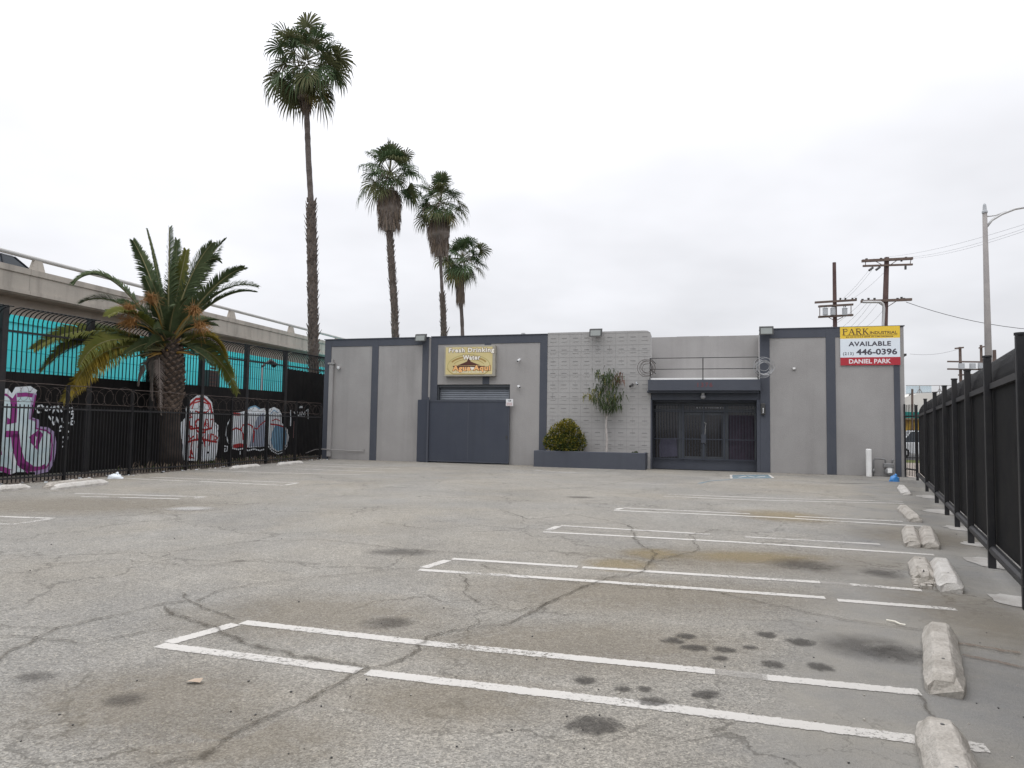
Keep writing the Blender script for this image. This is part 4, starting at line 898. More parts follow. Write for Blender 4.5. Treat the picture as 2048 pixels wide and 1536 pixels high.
# ------------------------------------------------------------------ left fences
def sl(pl, x, y): return pl.px(x, y)
def left_front_fence():
    t = thing('picket_fence', 'low black picket fence topped with razor wire along left side', 'fence', LF(20, 0, 0))
    posts = [sl(LF, x, y)[0] for x, y in ((130, 900), (260, 900), (373, 900), (460, 900), (532, 900), (590, 900), (640, 900))]
    posts = [posts[0]-2.55*k for k in range(8, 0, -1)] + posts
    for i, s in enumerate(posts):
        b = MB(); b.fbox(LF, s-.035, s+.035, -.035, .035, -.05, 2.55); b.build('post', M_BLACK, t)
        if i == len(posts)-1: break
        e = posts[i+1]; b = MB(); n = max(1, round((e-s)/.115))
        for k in range(1, n):
            u = s+(e-s)*k/n; b.fbox(LF, u-.0095, u+.0095, -.0095, .0095, .03, 1.98)
        b.build('picket_panel', M_BLACK, t)
        for z in (.14, 1.90): b = MB(); b.fbox(LF, s+.035, e-.035, -.022, .022, z-.022, z+.022); b.build('rail', M_BLACK2, t)
    s0, s1 = posts[0], posts[-1]; b = MB(); rr = random.Random(6)
    b.tube([LF(s0+(s1-s0)*k/60, .0, 2.53+rr.uniform(-.012, .012)) for k in range(61)], .010, 5); b.tube([LF(s0, 0, 2.05), LF(s1, 0, 2.05)], .006, 4)
    pts = []; nt_ = int((s1-s0)/.34)
    for k in range(nt_*14):
        a = 2*PI*k/14; s = s0+(s1-s0)*k/(nt_*14); wob = .11*math.sin(s*2.3)+.07*math.sin(s*5.1)+.05*math.sin(s*11); kr = 1+.13*math.sin(s*3.7)+.09*math.sin(s*8.3)
        pts.append(LF(s+wob, .25*kr*math.sin(a), 2.26+.05*math.sin(s*1.9)+.235*kr*math.cos(a)))
    b.tube(pts, .0042, 4)
    for k in range(0, len(pts), 3):
        p = pts[k]; b.box(p, .012, .05, .008, 0, rr.uniform(0, 3))
    b.build('razor_wire', M_RUST, t)
left_front_fence()
GR_W = mat('graffiti white', (.72, .75, .78), .8, (.54, .60, .64), 4, .7, streak=(6, .2)); GR_T = mat('graffiti teal white', (.60, .70, .72), .8, (.44, .58, .62), 2.5, .8, streak=(5, .2)); GR_P = mat('graffiti purple', (.27, .03, .20), .8, (.17, .025, .15), 4, .6); GR_R = mat('graffiti red', (.42, .018, .02), .8, (.28, .02, .025), 4, .6); GR_B = mat('graffiti blue', (.12, .26, .40), .8, (.2, .36, .48), 3, .7); GR_L = mat('graffiti lilac outline', (.36, .28, .46), .8); GR_K = mat('graffiti black', (.012, .012, .014), .8); GR_G = mat('graffiti grey blue', (.25, .30, .38), .8, (.34, .36, .44), 3, .7)
def left_back_fence():
    t = thing('security_fence', 'tall black fence with hooked picket tops and sprayed sheet panels', 'fence', LB(20, 0, 0))
    px = [sl(LB, x, y)[0] for x, y in ((4, 700), (179, 700), (302, 720), (404, 730), (493, 740), (570, 745), (640, 750))]
    px = [px[0]-4.6*k for k in range(5, 0, -1)] + px[:-1] + [px[-1]+3.2]
    ztop = lambda s: 4.67+(s-14)*.017
    _s4 = px[5]; zb = lambda s: sl(LB, 10, 744)[1]+.02 + (s-_s4)*.010
    for i, s in enumerate(px):
        b = MB(); b.fbox(LB, s-.09, s+.09, -.09, .09, -.05, ztop(s)+.06); b.build('post', M_BLACK2, t, bevel=.02)
        if i == len(px)-1: break
        e = px[i+1]; n = max(2, round((e-s)/.155)); b = MB()
        for k in range(1, n):
            u = s+(e-s)*k/n; zt = ztop(u); r = .30
            pts = [LB(u, -.02, zb(u)-.2), LB(u, -.02, zt-r)] + [LB(u, -.02+r*1.35*(1-math.cos(a)), zt-r+r*math.sin(a)) for a in (PI*.12, PI*.25, PI*.38, PI*.5, PI*.60)]
            b.tube(pts, .017, 5)
        pan = b.build('picket_panel', M_BLACK, t)
        b = MB(); zr = ztop((s+e)/2)-.62; b.hexa([LB(s, -.03, ztop(s)-.66), LB(e, -.03, ztop(e)-.66), LB(e, .03, ztop(e)-.66), LB(s, .03, ztop(s)-.66), LB(s, -.03, ztop(s)-.60), LB(e, -.03, ztop(e)-.60), LB(e, .03, ztop(e)-.60), LB(s, .03, ztop(s)-.60)]); b.build('rail', M_BLACK2, t)
        b = MB(); hi = zb; last = i == len(px)-2
        n2 = max(3, int((e-s)/.30))
        for k in range(n2):     # ribbed sheet
            u0 = s+(e-s)*k/n2; u1 = s+(e-s)*(k+1)/n2
            za, zc = (4.15, 4.2) if last else (zb(u0), zb(u1))
            b.hexa([LB(u0+.004, .032, .02), LB(u1-.004, .032, .02), LB(u1-.004, .048+.0*(k % 2), .02), LB(u0+.004, .048, .02), LB(u0+.004, .032, za), LB(u1-.004, .032, zc), LB(u1-.004, .048, zc), LB(u0+.004, .048, za)])
        b.build('sheet_panel', M_SHEET, t)
    O1, O2, O3, O4 = .0505, .0525, .0545, .0565
    Q = lambda l: [LB.px(x, y, .05) for x, y in l]
    def fill(b, l, o, mi): b.face([LB(u, o, z) for u, z in Q(l)], mi)
    def stk(b, l, w_, o, mi, close=False): stroke(b, LB, Q(l), w_, o, mi, close)
    # big purple and pale teal piece at the left edge
    b = MB()
    fill(b, [(-60, 800), (0, 786), (16, 784), (24, 794), (32, 782), (50, 780), (70, 786), (64, 812), (60, 836), (75, 842), (76, 856), (94, 858), (106, 866), (109, 885), (108, 905), (104, 925), (96, 940), (70, 944), (20, 944), (-60, 946)], O1, 0)
    for l, w_ in (([(26, 786), (28, 815), (27, 842), (14, 842)], .20), ([(10, 868), (36, 868)], .18), ([(30, 868), (33, 895), (42, 925), (62, 940)], .26), ([(-40, 935), (5, 938), (24, 945)], .14), ([(60, 878), (80, 863)], .14), ([(64, 880), (72, 895), (80, 870), (84, 866)], .16), ([(40, 930), (56, 938), (80, 938), (92, 932)], .15)):
        stk(b, l, w_, O2, 1)
    stk(b, [(-30, 790), (8, 787), (18, 791), (24, 800)], .10, O2, 1); stk(b, [(34, 790), (52, 789), (66, 791)], .12, O2, 1)
    stk(b, [(70, 786), (64, 812), (60, 836), (75, 842), (76, 856), (94, 858), (106, 866), (109, 885), (108, 905), (104, 925), (96, 940), (70, 946)], .11, O3, 2)
    stk(b, [(71, 790), (62, 838), (72, 840), (72, 857), (92, 861), (102, 869), (104, 890), (101, 920), (93, 935)], .05, O4, 1)
    stk(b, [(-50, 790), (0, 783), (14, 782), (24, 792), (32, 779), (60, 777), (72, 785)], .14, O3, 3)
    stk(b, [(22, 905), (28, 928), (27, 943), (20, 944)], .14, O3, 3); stk(b, [(66, 895), (70, 890), (70, 872)], .05, O4, 3); stk(b, [(0, 895), (2, 910)], .06, O3, 1)
    b.build('graffiti', [GR_T, GR_P, GR_L, GR_W], t)
    # scattered white tags beside it
    b = MB(); rr = random.Random(12)
    tg = [[(76, 812), (72, 818), (76, 825), (82, 824)], [(76, 812), (84, 811), (86, 814)], [(88, 812), (90, 820), (96, 822), (94, 812)], [(98, 820), (104, 814)], [(104, 826), (110, 817), (106, 814)], [(108, 812), (118, 824)], [(114, 814), (116, 812), (124, 824)], [(126, 812), (128, 820)], [(132, 818), (144, 816), (146, 823), (138, 824)], [(140, 828), (147, 828), (146, 836), (140, 838)],
          [(97, 832), (104, 842), (106, 833)], [(104, 842), (108, 850)], [(112, 834), (118, 846)], [(124, 836), (126, 846)], [(110, 846), (112, 836)], [(130, 845), (138, 846)], [(142, 842), (148, 843), (147, 849), (142, 849), (142, 842)], [(118, 856), (122, 852), (126, 856)], [(130, 854), (134, 852)], [(116, 862), (122, 861)], [(128, 860), (136, 859)], [(134, 864), (138, 863)],
          [(125, 876), (128, 873), (130, 878), (128, 884), (124, 884), (128, 884), (130, 890)], [(135, 873), (133, 885)], [(125, 894), (128, 892)]]
    for l in tg: stk(b, l, .055, O1, 0)
    b.build('graffiti', [GR_W], t)
    # white tombstone shape with red scrawl, right of the palm
    b = MB()
    fill(b, [(364, 920), (366, 890), (361, 870), (362, 845), (370, 836), (372, 815), (382, 800), (394, 791), (404, 789), (414, 793), (424, 805), (427, 825), (428, 845), (434, 856), (438, 875), (436, 893), (432, 912), (428, 921), (400, 923)], O1, 0)
    stk(b, [(375, 830), (378, 812), (392, 798), (408, 797), (420, 808), (424, 828)], .10, O2, 1); stk(b, [(384, 818), (388, 806), (402, 802), (416, 808), (419, 818), (414, 824), (402, 826), (390, 822)], .06, O2, 1)
    for l in ([(378, 825), (378, 836), (384, 834), (380, 830), (384, 826)], [(378, 842), (379, 852), (386, 854)], [(393, 840), (390, 848), (394, 856), (402, 855), (404, 846), (400, 839), (393, 840)], [(408, 854), (412, 838), (416, 840), (418, 856), (410, 848), (418, 848)], [(420, 840), (426, 838), (424, 855)], [(372, 850), (382, 858), (395, 856), (410, 860), (424, 856)],
              [(378, 870), (380, 878), (388, 872), (388, 880)], [(394, 868), (394, 882)], [(400, 880), (401, 868), (406, 878), (410, 868), (411, 880)], [(416, 868), (416, 881)], [(420, 880), (422, 868), (428, 870), (428, 882)], [(430, 872), (436, 876), (430, 880)], [(376, 884), (388, 880), (404, 878), (420, 882), (434, 884)],
              [(384, 884), (382, 896)], [(398, 882), (396, 896)], [(408, 880), (410, 894)], [(420, 882), (418, 892)], [(382, 896), (384, 906), (378, 914), (388, 916), (384, 906)], [(381, 900), (381, 918)], [(392, 860), (400, 866), (412, 864)]):
        stk(b, l, .085, O2, 1)
    for x, y in ((400, 903), (416, 905), (404, 886)): fill(b, [(x-1.5, y-2), (x+1.5, y-2), (x+1.5, y+2), (x-1.5, y+2)], O2, 2)
    stk(b, [(428, 845), (436, 852), (435, 860)], .07, O2, 0)
    b.build('graffiti', [GR_W, GR_R, GR_K], t)
    # pale blue bubble letters
    b = MB()
    fill(b, [(463, 893), (462, 860), (463, 826), (478, 825), (490, 822), (500, 815), (510, 812), (520, 818), (530, 816), (532, 830), (531, 860), (530, 893), (500, 895)], O1, 0)
    fill(b, [(537, 830), (538, 818), (548, 814), (558, 819), (563, 828), (563, 845), (572, 855), (576, 870), (574, 888), (567, 900), (555, 904), (543, 898), (537, 888), (537, 860)], O1, 0)
    fill(b, [(545, 862), (550, 852), (560, 849), (570, 855), (574, 868), (573, 885), (566, 899), (555, 902), (546, 895), (541, 880)], O2, 3)
    fill(b, [(498, 893), (506, 860), (514, 835), (528, 825), (530, 860), (529, 893)], O2, 4)
    stk(b, [(464, 860), (472, 856), (482, 860), (486, 868), (486, 880)], .07, O3, 1); stk(b, [(482, 858), (486, 850), (496, 848), (504, 852), (508, 864), (506, 885)], .07, O3, 1); stk(b, [(508, 856), (514, 858), (520, 850), (530, 842)], .06, O3, 1)
    stk(b, [(466, 893), (480, 890), (494, 893)], .16, O3, 1); stk(b, [(466, 828), (480, 829)], .12, O3, 1); stk(b, [(540, 848), (556, 850), (568, 854)], .07, O3, 1); stk(b, [(490, 822), (500, 815), (510, 812), (520, 818)], .06, O3, 2)
    stk(b, [(464, 896), (476, 899), (486, 897), (496, 901), (508, 898), (520, 901), (530, 898)], .06, O2, 0); stk(b, [(536, 892), (544, 902), (556, 908), (566, 904), (574, 892), (577, 874), (574, 858)], .055, O2, 0)
    stk(b, [(462, 835), (454, 850), (452, 870), (457, 888)], .06, O2, 0); stk(b, [(543, 842), (552, 838), (560, 842)], .05, O3, 1); stk(b, [(541, 828), (548, 820), (556, 826)], .05, O3, 2)
    for k in range(22): fill(b, [(492+k*3.6, 914), (493.4+k*3.6, 914), (493.4+k*3.6, 919), (492+k*3.6, 919)], O1, 0) if k not in (6, 7, 11) else None
    stk(b, [(449, 892), (455, 893), (454, 902), (449, 903), (450, 896)], .05, O1, 0); stk(b, [(480, 902), (480, 909)], .07, O1, 0)
    b.build('graffiti', [GR_W, GR_R, GR_B, GR_B, GR_G], t)
    # small white tag and drips
    b = MB()
    for l in ([(588, 824), (592, 830)], [(595, 823), (594, 830), (598, 831)], [(600, 824), (600, 831)], [(603, 831), (604, 823), (607, 829), (610, 823), (610, 831)], [(612, 822), (616, 818), (616, 838)], [(596, 833), (610, 833)], [(600, 815), (605, 813)], [(581, 838), (581, 852)]): stk(b, l, .055, O1, 0)
    fill(b, [(598, 816), (600, 812), (605, 812), (606, 816)], O1, 0)
    for x0, y0, y1 in ((581, 820, 852), (588, 842, 876)): fill(b, [(x0-.5, y0), (x0+.5, y0), (x0+1.6, y1), (x0-1.6, y1)], O2, 1 if x0 == 588 else 0)
    b.build('graffiti', [GR_W, mat('faded pink drip', (.30, .16, .16), .8)], t)
left_back_fence()
# lamp on a slim pole and a louvred box behind the fence
LM = Plane(R(-75.78), 20.0, 1)
def P_(pl, x, y): u, z = pl.px(x, y); return pl(u, 0, z)
t = thing('yard_lamp', 'dark lamp head on a slim pole behind the hooked fence', 'lamp', P_(LM, 524, 790))
p = P_(LM, 525, 735); b = MB(); b.tube([Vector((p.x, p.y, 0)), p], .04, 8); b.build('pole', M_GREYBOX, t)
b = MB(); q = P_(LM, 540, 722); b.tube([p, P_(LM, 530, 727), q], .05, 8); b.tube([q, P_(LM, 549, 730)], [.10, .15], 10); b.tube([P_(LM, 524, 732), P_(LM, 544, 719)], .035, 6); b.build('head', M_DARKM, t)
t = thing('electrical_cabinet', 'dark louvred cabinet on the turquoise wall behind the palm', 'cabinet', P_(LC, 414, 770))
a, z1 = LC.px(405, 740); c_, z0 = LC.px(425, 775); b = MB(); b.fbox(LC, a, c_, .003, .35, z0-.4, z1); b.build('case', M_DARKM, t)
b = MB()
for k in range(9): b.fbox(LC, a+.08, c_-.25, .3505, .37, z0-.3+.16*k, z0-.22+.16*k)
b.build('louvre', M_WOOD, t)

# ------------------------------------------------------------------ turquoise wall and elevated road
zt = LC.px(25, 628)[1]-.03
t = thing('turquoise_wall', 'long turquoise painted block wall under the elevated road', 'wall', LC(25, 0, 0))
b = MB(); b.fbox(LC, -20, 41.6, -.01, 0, -.1, zt-.24); b.build('painted_face', M_TURQ, t)
b = MB(); b.fbox(LC, -20, 41.6, -.3, -.0105, -.1, zt-.005); b.build('wall', M_CONC2, t)
b = MB(); b.fbox(LC, -20, 41.6, -.01, .05, zt-.24, zt); b.build('coping', mat('turquoise coping', (.05, .72, .75), .6, (.08, .75, .77), .8, .6), t)
b = MB()
for z in (.9, 1.8, 2.7, 3.3, 3.9, 4.5): b.fbox(LC, -20, 41.6, -.001, .004, z-.012, z+.012)
b.build('joint', mat('turquoise joint', (.02, .50, .57), .7), t)
t = thing('turquoise_shed', 'low turquoise gable behind the far end of the hooked fence', 'shed', LC(44, 0, 0))
b = MB(); b.prism(LC, [(43, -.1), (60, -.1), (60, 5.0), (51, 5.05), (46, 5.0), (43, 4.75)], -2, 0); b.build('wall', M_TURQ, t)
hw = thing('elevated_road', 'concrete elevated road with steel pipe rail passing behind the fences', 'elevated road', LH(30, 0, 0))
S0, S1 = -40, 150
b = MB()
prof = [(0.0, 6.55), (.06, 6.55), (.06, 6.40), (0, 6.38), (-.05, 6.34), (-3.0, 6.34), (-14, 6.34), (-14, 6.8), (-.45, 6.8), (-.45, 7.36), (-.40, 7.40), (.05, 7.40), (.05, 7.18), (0, 7.14)]
segs = 40
for k in range(segs):
    s0 = S0+(S1-S0)*k/segs; s1 = S0+(S1-S0)*(k+1)/segs-.012
    n = len(prof); b.mesh([LH(s0, o, z) for o, z in prof]+[LH(s1, o, z) for o, z in prof], [(i, (i+1) % n, n+(i+1) % n, n+i) for i in range(n)]+[tuple(range(n))[::-1], tuple(range(n, 2*n))])
b.build('parapet', M_CONC, hw)
b = MB(); b.fbox(LH, S0, S1, -13.4, -.75, 4.4, 6.338); b.build('girder', M_CONC2, hw)
for k in range(6):
    s = -20+28*k; b = MB(); b.fbox(LH, s-.9, s+.9, -9, -6, -.1, 4.398); b.build('pier', M_CONC2, hw)
b = MB(); b.tube([LH(S0, -.18, 7.90), LH(S1, -.18, 7.90)], .085, 12); rail = b.build('pipe_rail', mat('painted rail', (.50, .49, .47), .6, (.4, .4, .39), 1, .6), hw, smooth=True)
sp = [LH.px(x, y)[0] for x, y in ((82, 525), (293, 580), (453, 620), (535, 640), (603, 655), (658, 668))]
step = 6.1; base = sp[0]
for k in range(-4, 18):
    s = base+step*k; b = MB(); b.hexa([LH(s-.28, -.30, 7.40), LH(s+.28, -.30, 7.40), LH(s+.28, -.06, 7.40), LH(s-.28, -.06, 7.40), LH(s-.17, -.24, 7.86), LH(s+.17, -.24, 7.86), LH(s+.17, -.12, 7.86), LH(s-.17, -.12, 7.86)]); b.build('rail_post', M_CONC, hw)
# dark car passing on it
def car(fr, name, lab, paint, s, o, z, L=4.6, Wd=1.8, cat='car', hb=.72, hr=1.42):
    t = thing(name, lab, cat, fr(s, o, z))
    ps = [(-.5*L, .35), (-.5*L, .62), (-.46*L, hb), (-.20*L, hb+.06), (.24*L, hb+.03), (.47*L, hb-.08), (.5*L, .55), (.5*L, .33), (.38*L, .25), (-.38*L, .25)]
    b = MB(); b.prism(lambda u, oo, zz: fr(s+u, o+oo, z+zz), ps, -Wd/2, Wd/2); b.build('body', paint, t, bevel=.05)
    b = MB(); hexp = lambda f, zz, wd: None
    z0_, z1_ = hb-.01, hr; a0, a1, c0, c1 = -.34*L, .22*L, -.22*L, .06*L
    g = lambda u, oo, zz: fr(s+u, o+oo, z+zz)
    b.hexa([g(a0, -Wd*.46, z0_), g(a1, -Wd*.46, z0_), g(a1, Wd*.46, z0_), g(a0, Wd*.46, z0_), g(c0, -Wd*.38, z1_-.05), g(c1, -Wd*.38, z1_-.05), g(c1, Wd*.38, z1_-.05), g(c0, Wd*.38, z1_-.05)]); b.build('windows', M_CGLASS, t)
    b = MB(); b.hexa([g(c0-.03, -Wd*.39, z1_-.05), g(c1+.05, -Wd*.39, z1_-.05), g(c1+.05, Wd*.39, z1_-.05), g(c0-.03, Wd*.39, z1_-.05), g(c0+.05, -Wd*.36, z1_), g(c1-.05, -Wd*.36, z1_), g(c1-.05, Wd*.36, z1_), g(c0+.05, Wd*.36, z1_)])
    for (u0, u1) in ((a0, c0), (a1, c1), (-.06*L, -.06*L)):
        for sd in (-1, 1): b.tube([g(u0, sd*Wd*.463, z0_), g(u1, sd*Wd*.383, z1_-.04)], .035, 5)
    b.build('roof', paint, t)
    for u in (-.31*L, .31*L):
        for sd in (-1, 1):
            b = MB(); b.tube([g(u, sd*(Wd/2-.2), .32), g(u, sd*(Wd/2+.01), .32)], .32, 18); wl = b.build('wheel', M_TYRE, t); b = MB(); b.tube([g(u, sd*(Wd/2+.0105), .32), g(u, sd*(Wd/2+.02), .32)], .19, 14); b.build('rim', M_STEEL, wl)
    for u, mt in ((-.5*L, M_SR), (.5*L, M_LAMPF)):
        for sd in (-1, 1):
            b = MB(); b.box(g(u*1.0, sd*Wd*.38, .6), .12, .12, .1, 0, math.atan2(fr.u.y, fr.u.x)) if hasattr(fr, 'u') else b.box(g(u, sd*Wd*.38, .6), .12, .3, .1); b.build('tail_light' if u < 0 else 'headlight', mt, t)
    return t
car(LH, 'parked_car', 'dark car behind the pipe rail on the elevated road', M_CARB, Plane(R(-75.78), 26.2, 1).px(26, 510)[0]-.5, -1.75, 6.81, hr=1.22, hb=.72)

# ------------------------------------------------------------------ right fence
def right_fence():
    t = thing('panel_fence', 'black ribbed steel fence with rolled over top along right side', 'fence', RF(12, 0, 0))
    pxs = [(1834, 900), (1852, 880), (1871, 880), (1891, 880), (1911, 880), (1937.5, 880), (1978, 880), (2046, 880)]
    ps = [RF.px(x, y, .04)[0] for x, y in pxs][::-1]
    ps = [ps[0]-2.2*k for k in range(8, 0, -1)] + ps
    for i, s in enumerate(ps):
        b = MB(); b.fbox(RF, s-.040, s+.040, .0, .080, -.06, 2.53); p_ = b.build('post', M_BLACK2, t, bevel=.008)
        b = MB(); b.tube([RF(s, .040, 2.531), RF(s, .040, 2.555)], .052, 10); b.build('cap', M_BLACK2, p_)
        if i == len(ps)-1: break
        e = ps[i+1]; r = .42
        b = MB(); n = max(3, round((e-s)/.06))
        arc = [(.0, .27), (.0, 2.17)] + [(-r*.85*(1-math.cos(a)), 2.17+.50*math.sin(a)) for a in [PI/2*k/7 for k in range(1, 8)]] + [(-r*.85-.12, 2.65)]
        for k in range(n):
            u0 = s+(e-s)*(k+.12)/n; u1 = s+(e-s)*(k+.66)/n
            for (o0, z0), (o1, z1) in zip(arc, arc[1:]):
                b.mesh([RF(u0, o0-.018, z0), RF(u1, o0-.018, z0), RF(u1, o1-.018, z1), RF(u0, o1-.018, z1), RF(u0, o0-.036, z0), RF(u1, o0-.036, z0), RF(u1, o1-.036, z1), RF(u0, o1-.036, z1)], [(0, 1, 2, 3), (7, 6, 5, 4), (1, 5, 6, 2), (4, 0, 3, 7)])
        b.build('picket_panel', M_BLACK, t)
        b = MB()
        for (o0, z0), (o1, z1) in zip(arc, arc[1:]): b.face([RF(s, o0-.042, z0), RF(e, o0-.042, z0), RF(e, o1-.042, z1), RF(s, o1-.042, z1)])
        b.build('mesh_backing', M_SHEET, t)
        b = MB(); b.fbox(RF, s+.046, e-.046, -.016, .03, 2.14, 2.21); b.build('top_rail', M_BLACK2, t)
        b = MB(); b.tube([RF(s+.046, .02, .215), RF(e-.046, .02, .215)], .055, 10); b.build('bottom_rail', M_BLACK2, t)
right_fence()
# picket gate between the building and that fence
c0 = W.px(1814, 900, .0)[0]; e = RF(RF.px(1834, 900)[0], .0, 0); a = W(24.12, -.05, 0)
t = thing('picket_gate', 'narrow black picket gate between building corner and right fence', 'gate', (a+e)/2)
def gfr(f, z, o=0): p = a.lerp(e, f); return Vector((p.x, p.y-o, z))
b = MB()
for k in range(1, 8): b.tube([gfr(k/8, .06), gfr(k/8, 2.62)], .013, 5)
b.build('picket', M_BLACK, t)
b = MB()
for z in (.30, 2.20): b.tube([gfr(-.22, z, .02), gfr(1, z, .02)], .03, 6)
b.build('rail', M_BLACK2, t); b = MB(); b.box(gfr(0.03, 1.3), .06, .06, 2.7); b.build('post', M_BLACK2, t)

# ------------------------------------------------------------------ poles and cables
def vpole(x, ytop, Y, r0, r1):
    p = atdepth(x, ytop, Y); return p
WIRES = []
pA = atdepth(1668.5, 525, 50); pB = atdepth(1773.5, 515, 47)
def xarm(b, c, x0, x1, yA, yB, Y, th=.11, mi=0):
    """cross arm seen between two sight lines at distance Y"""
    p, q = atdepth(x0, yA, Y), atdepth(x1, yB, Y); d = (q-p); n = Vector((-d.y, d.x, 0)).normalized()*th*.5; u_ = Vector((0, 0, th*.5))
    b.hexa([p-n-u_, q-n-u_, q+n-u_, p+n-u_, p-n+u_, q-n+u_, q+n+u_, p+n+u_], mi); return p, q
t = thing('utility_pole', 'wooden utility pole with three grey transformers behind the building', 'utility pole', Vector((pA.x, pA.y, 0)), 'utility poles')
b = MB(); b.tube([Vector((pA.x, pA.y, 0)), pA], [.19, .12], 10); b.build('pole', M_WOOD, t)
YA = 49.8
for (x0, x1, y0, y1, nm) in ((1630, 1713, 605, 600, 0), (1637, 1706, 613, 609, 0), (1637, 1706, 634, 630, 0)):
    b = MB(); xarm(b, None, x0, x1, y0, y1, YA, .14); b.build('crossarm', M_ARM, t)
b = MB()
for x in (1639.5, 1702): b.tube([atdepth(x, 612, YA), atdepth(x, 633, YA)], .03, 5)
b.tube([atdepth(1656, 634, YA), atdepth(1668, 641, YA)], .025, 5); b.tube([atdepth(1686, 634, YA), atdepth(1672, 641, YA)], .025, 5); b.build('brace', M_ARM, t)
for x in (1650.5, 1666, 1689.5):
    b = MB(); p = atdepth(x, 630, YA-.35); q = atdepth(x, 617, YA-.35); b.tube([p, q], .17, 12); b.tube([q, q+Vector((0, 0, .06))], [.20, .12], 12); tr = b.build('transformer', M_GREYBOX, t)
    b = MB(); b.tube([q+Vector((.06, 0, .06)), q+Vector((.06, 0, .22))], .03, 6); b.tube([q+Vector((-.06, 0, .06)), q+Vector((-.06, 0, .22))], .03, 6); b.build('bushing', M_DARKM, tr)
b = MB()
for x in (1680, 1690, 1704, 1711): b.tube([atdepth(x, 602, YA), atdepth(x+1, 596, YA)], [.05, .07], 6)
b.build('insulator', M_DARKM, t)
t = thing('utility_pole', 'taller wooden utility pole with double crossarms above the letting board', 'utility pole', Vector((pB.x, pB.y, 0)), 'utility poles')
YB = 46.8
b = MB(); foot = atdepth(1768, 700, 47); b.tube([Vector((foot.x, foot.y, 0)), foot, pB], [.22, .20, .15], 10); b.build('pole', M_WOOD, t)
for (x0, x1, y0, y1) in ((1724, 1825, 522, 517), (1726, 1825, 532, 529), (1722, 1823, 603, 599)):
    b = MB(); xarm(b, None, x0, x1, y0, y1, YB, .17 if y0 != 532 else .12); b.build('crossarm', M_ARM, t)
b = MB()
for (x0, y0, x1, y1) in ((1731, 522, 1731, 531), (1822, 519, 1820, 529), (1750, 522, 1770, 533), (1795, 520, 1776, 533), (1752, 603, 1768, 613), (1793, 602, 1776, 613)): b.tube([atdepth(x0, y0, YB), atdepth(x1, y1, YB)], .025, 5)
b.build('brace', M_ARM, t)
b = MB()
for x, y in ((1733, 518), (1741, 520), (1748, 519), (1762, 517), (1812, 515), (1803, 519), (1725, 599), (1737, 597), (1749, 597), (1795, 597), (1803, 595), (1808, 597)): b.tube([atdepth(x, y+4, YB), atdepth(x, y-1, YB)], [.06, .08], 6)
for x, y in ((1738, 541), (1752, 540)): b.tube([atdepth(x, y, YB), atdepth(x+8, y-6, YB)], .08, 6)
b.tube([atdepth(1811, 532, YB), atdepth(1811, 539, YB)], .07, 6)
b.build('insulator', M_DARKM, t)
b = MB(); b.tube([atdepth(1726, 604, YB-.2), atdepth(1750, 604, YB-.2), atdepth(1761, 604, YB-.2), atdepth(1766, 608, YB-.2), atdepth(1768, 616, YB-.2), atdepth(1766, 655, YB-.2), atdepth(1764, 700, YB-.2)], .085, 8); b.build('conduit', M_STEEL, t, smooth=True)
def wire(p, q, sag, lab, r=.014, n=16):
    b = MB(); b.tube([p.lerp(q, k/n)-Vector((0, 0, 4*sag*(k/n)*(1-k/n))) for k in range(n+1)], r, 4)
    o = b.build('overhead_cable', M_WIRE, loc=p); return tag(o, lab, 'cable', 'overhead cables')
wire(atdepth(1812, 604, YB), atdepth(2300, 655, 40), .9, 'single dark cable sagging right from lower crossarm of taller pole', .018)
for k, (x, y, y2) in enumerate(((1770, 514, 440), (1812, 515, 447), (1822, 517, 452))): wire(atdepth(x, y, YB), atdepth(2120, y2-15, 22), .25, 'thin high cable running from top crossarm towards the lamp post', .0045)
for k, (x, y, x2, y2) in enumerate(((1738, 540, 1685, 598), (1744, 540, 1693, 597), (1768, 545, 1706, 597), (1722, 606, 1660, 655), (1734, 606, 1680, 658), (1742, 606, 1695, 660), (1756, 606, 1706, 660), (1765, 622, 1730, 655))): wire(atdepth(x, y, YB), atdepth(x2, y2, YA), .1, 'thin cable slanting between the two wooden poles', .008)
# lamp post beyond the fence
pL = atdepth(1969, 407, 23); t = thing('street_lamp', 'tall pale tapering street lamp post beyond the right fence', 'street lamp', Vector((pL.x, pL.y, 0)))
bz = Vector((pL.x, pL.y, 0)); b = MB(); b.tube([bz, bz.lerp(pL, .5), bz.lerp(pL, .965)], [.135, .10, .068], 14); b.build('post', M_POLE, t, smooth=True)
b = MB(); b.tube([bz.lerp(pL, .9652), bz.lerp(pL, .972), bz.lerp(pL, .975), bz.lerp(pL, .995), pL], [.085, .085, .064, .045, .02], 12); b.build('cap', M_GREYBOX, t)
b = MB(); b.tube([atdepth(1974, 453, 23), atdepth(1984, 440, 23), atdepth(2004, 428, 23), atdepth(2030, 418, 23), atdepth(2060, 413, 23), atdepth(2110, 412, 23)], .04, 8); b.tube([atdepth(1973, 433, 23), atdepth(1990, 431, 23), atdepth(2012, 423, 23)], .022, 6); arm = b.build('arm', M_STEEL, t, smooth=True)
q = atdepth(2125, 412, 23); b = MB(); b.tube([q-Vector((.3, 0, 0)), q-Vector((.1, 0, -.03)), q+Vector((.4, 0, -.02))], [.07, .14, .08], 12); b.build('lamp_head', M_GREYBOX, arm, smooth=True)
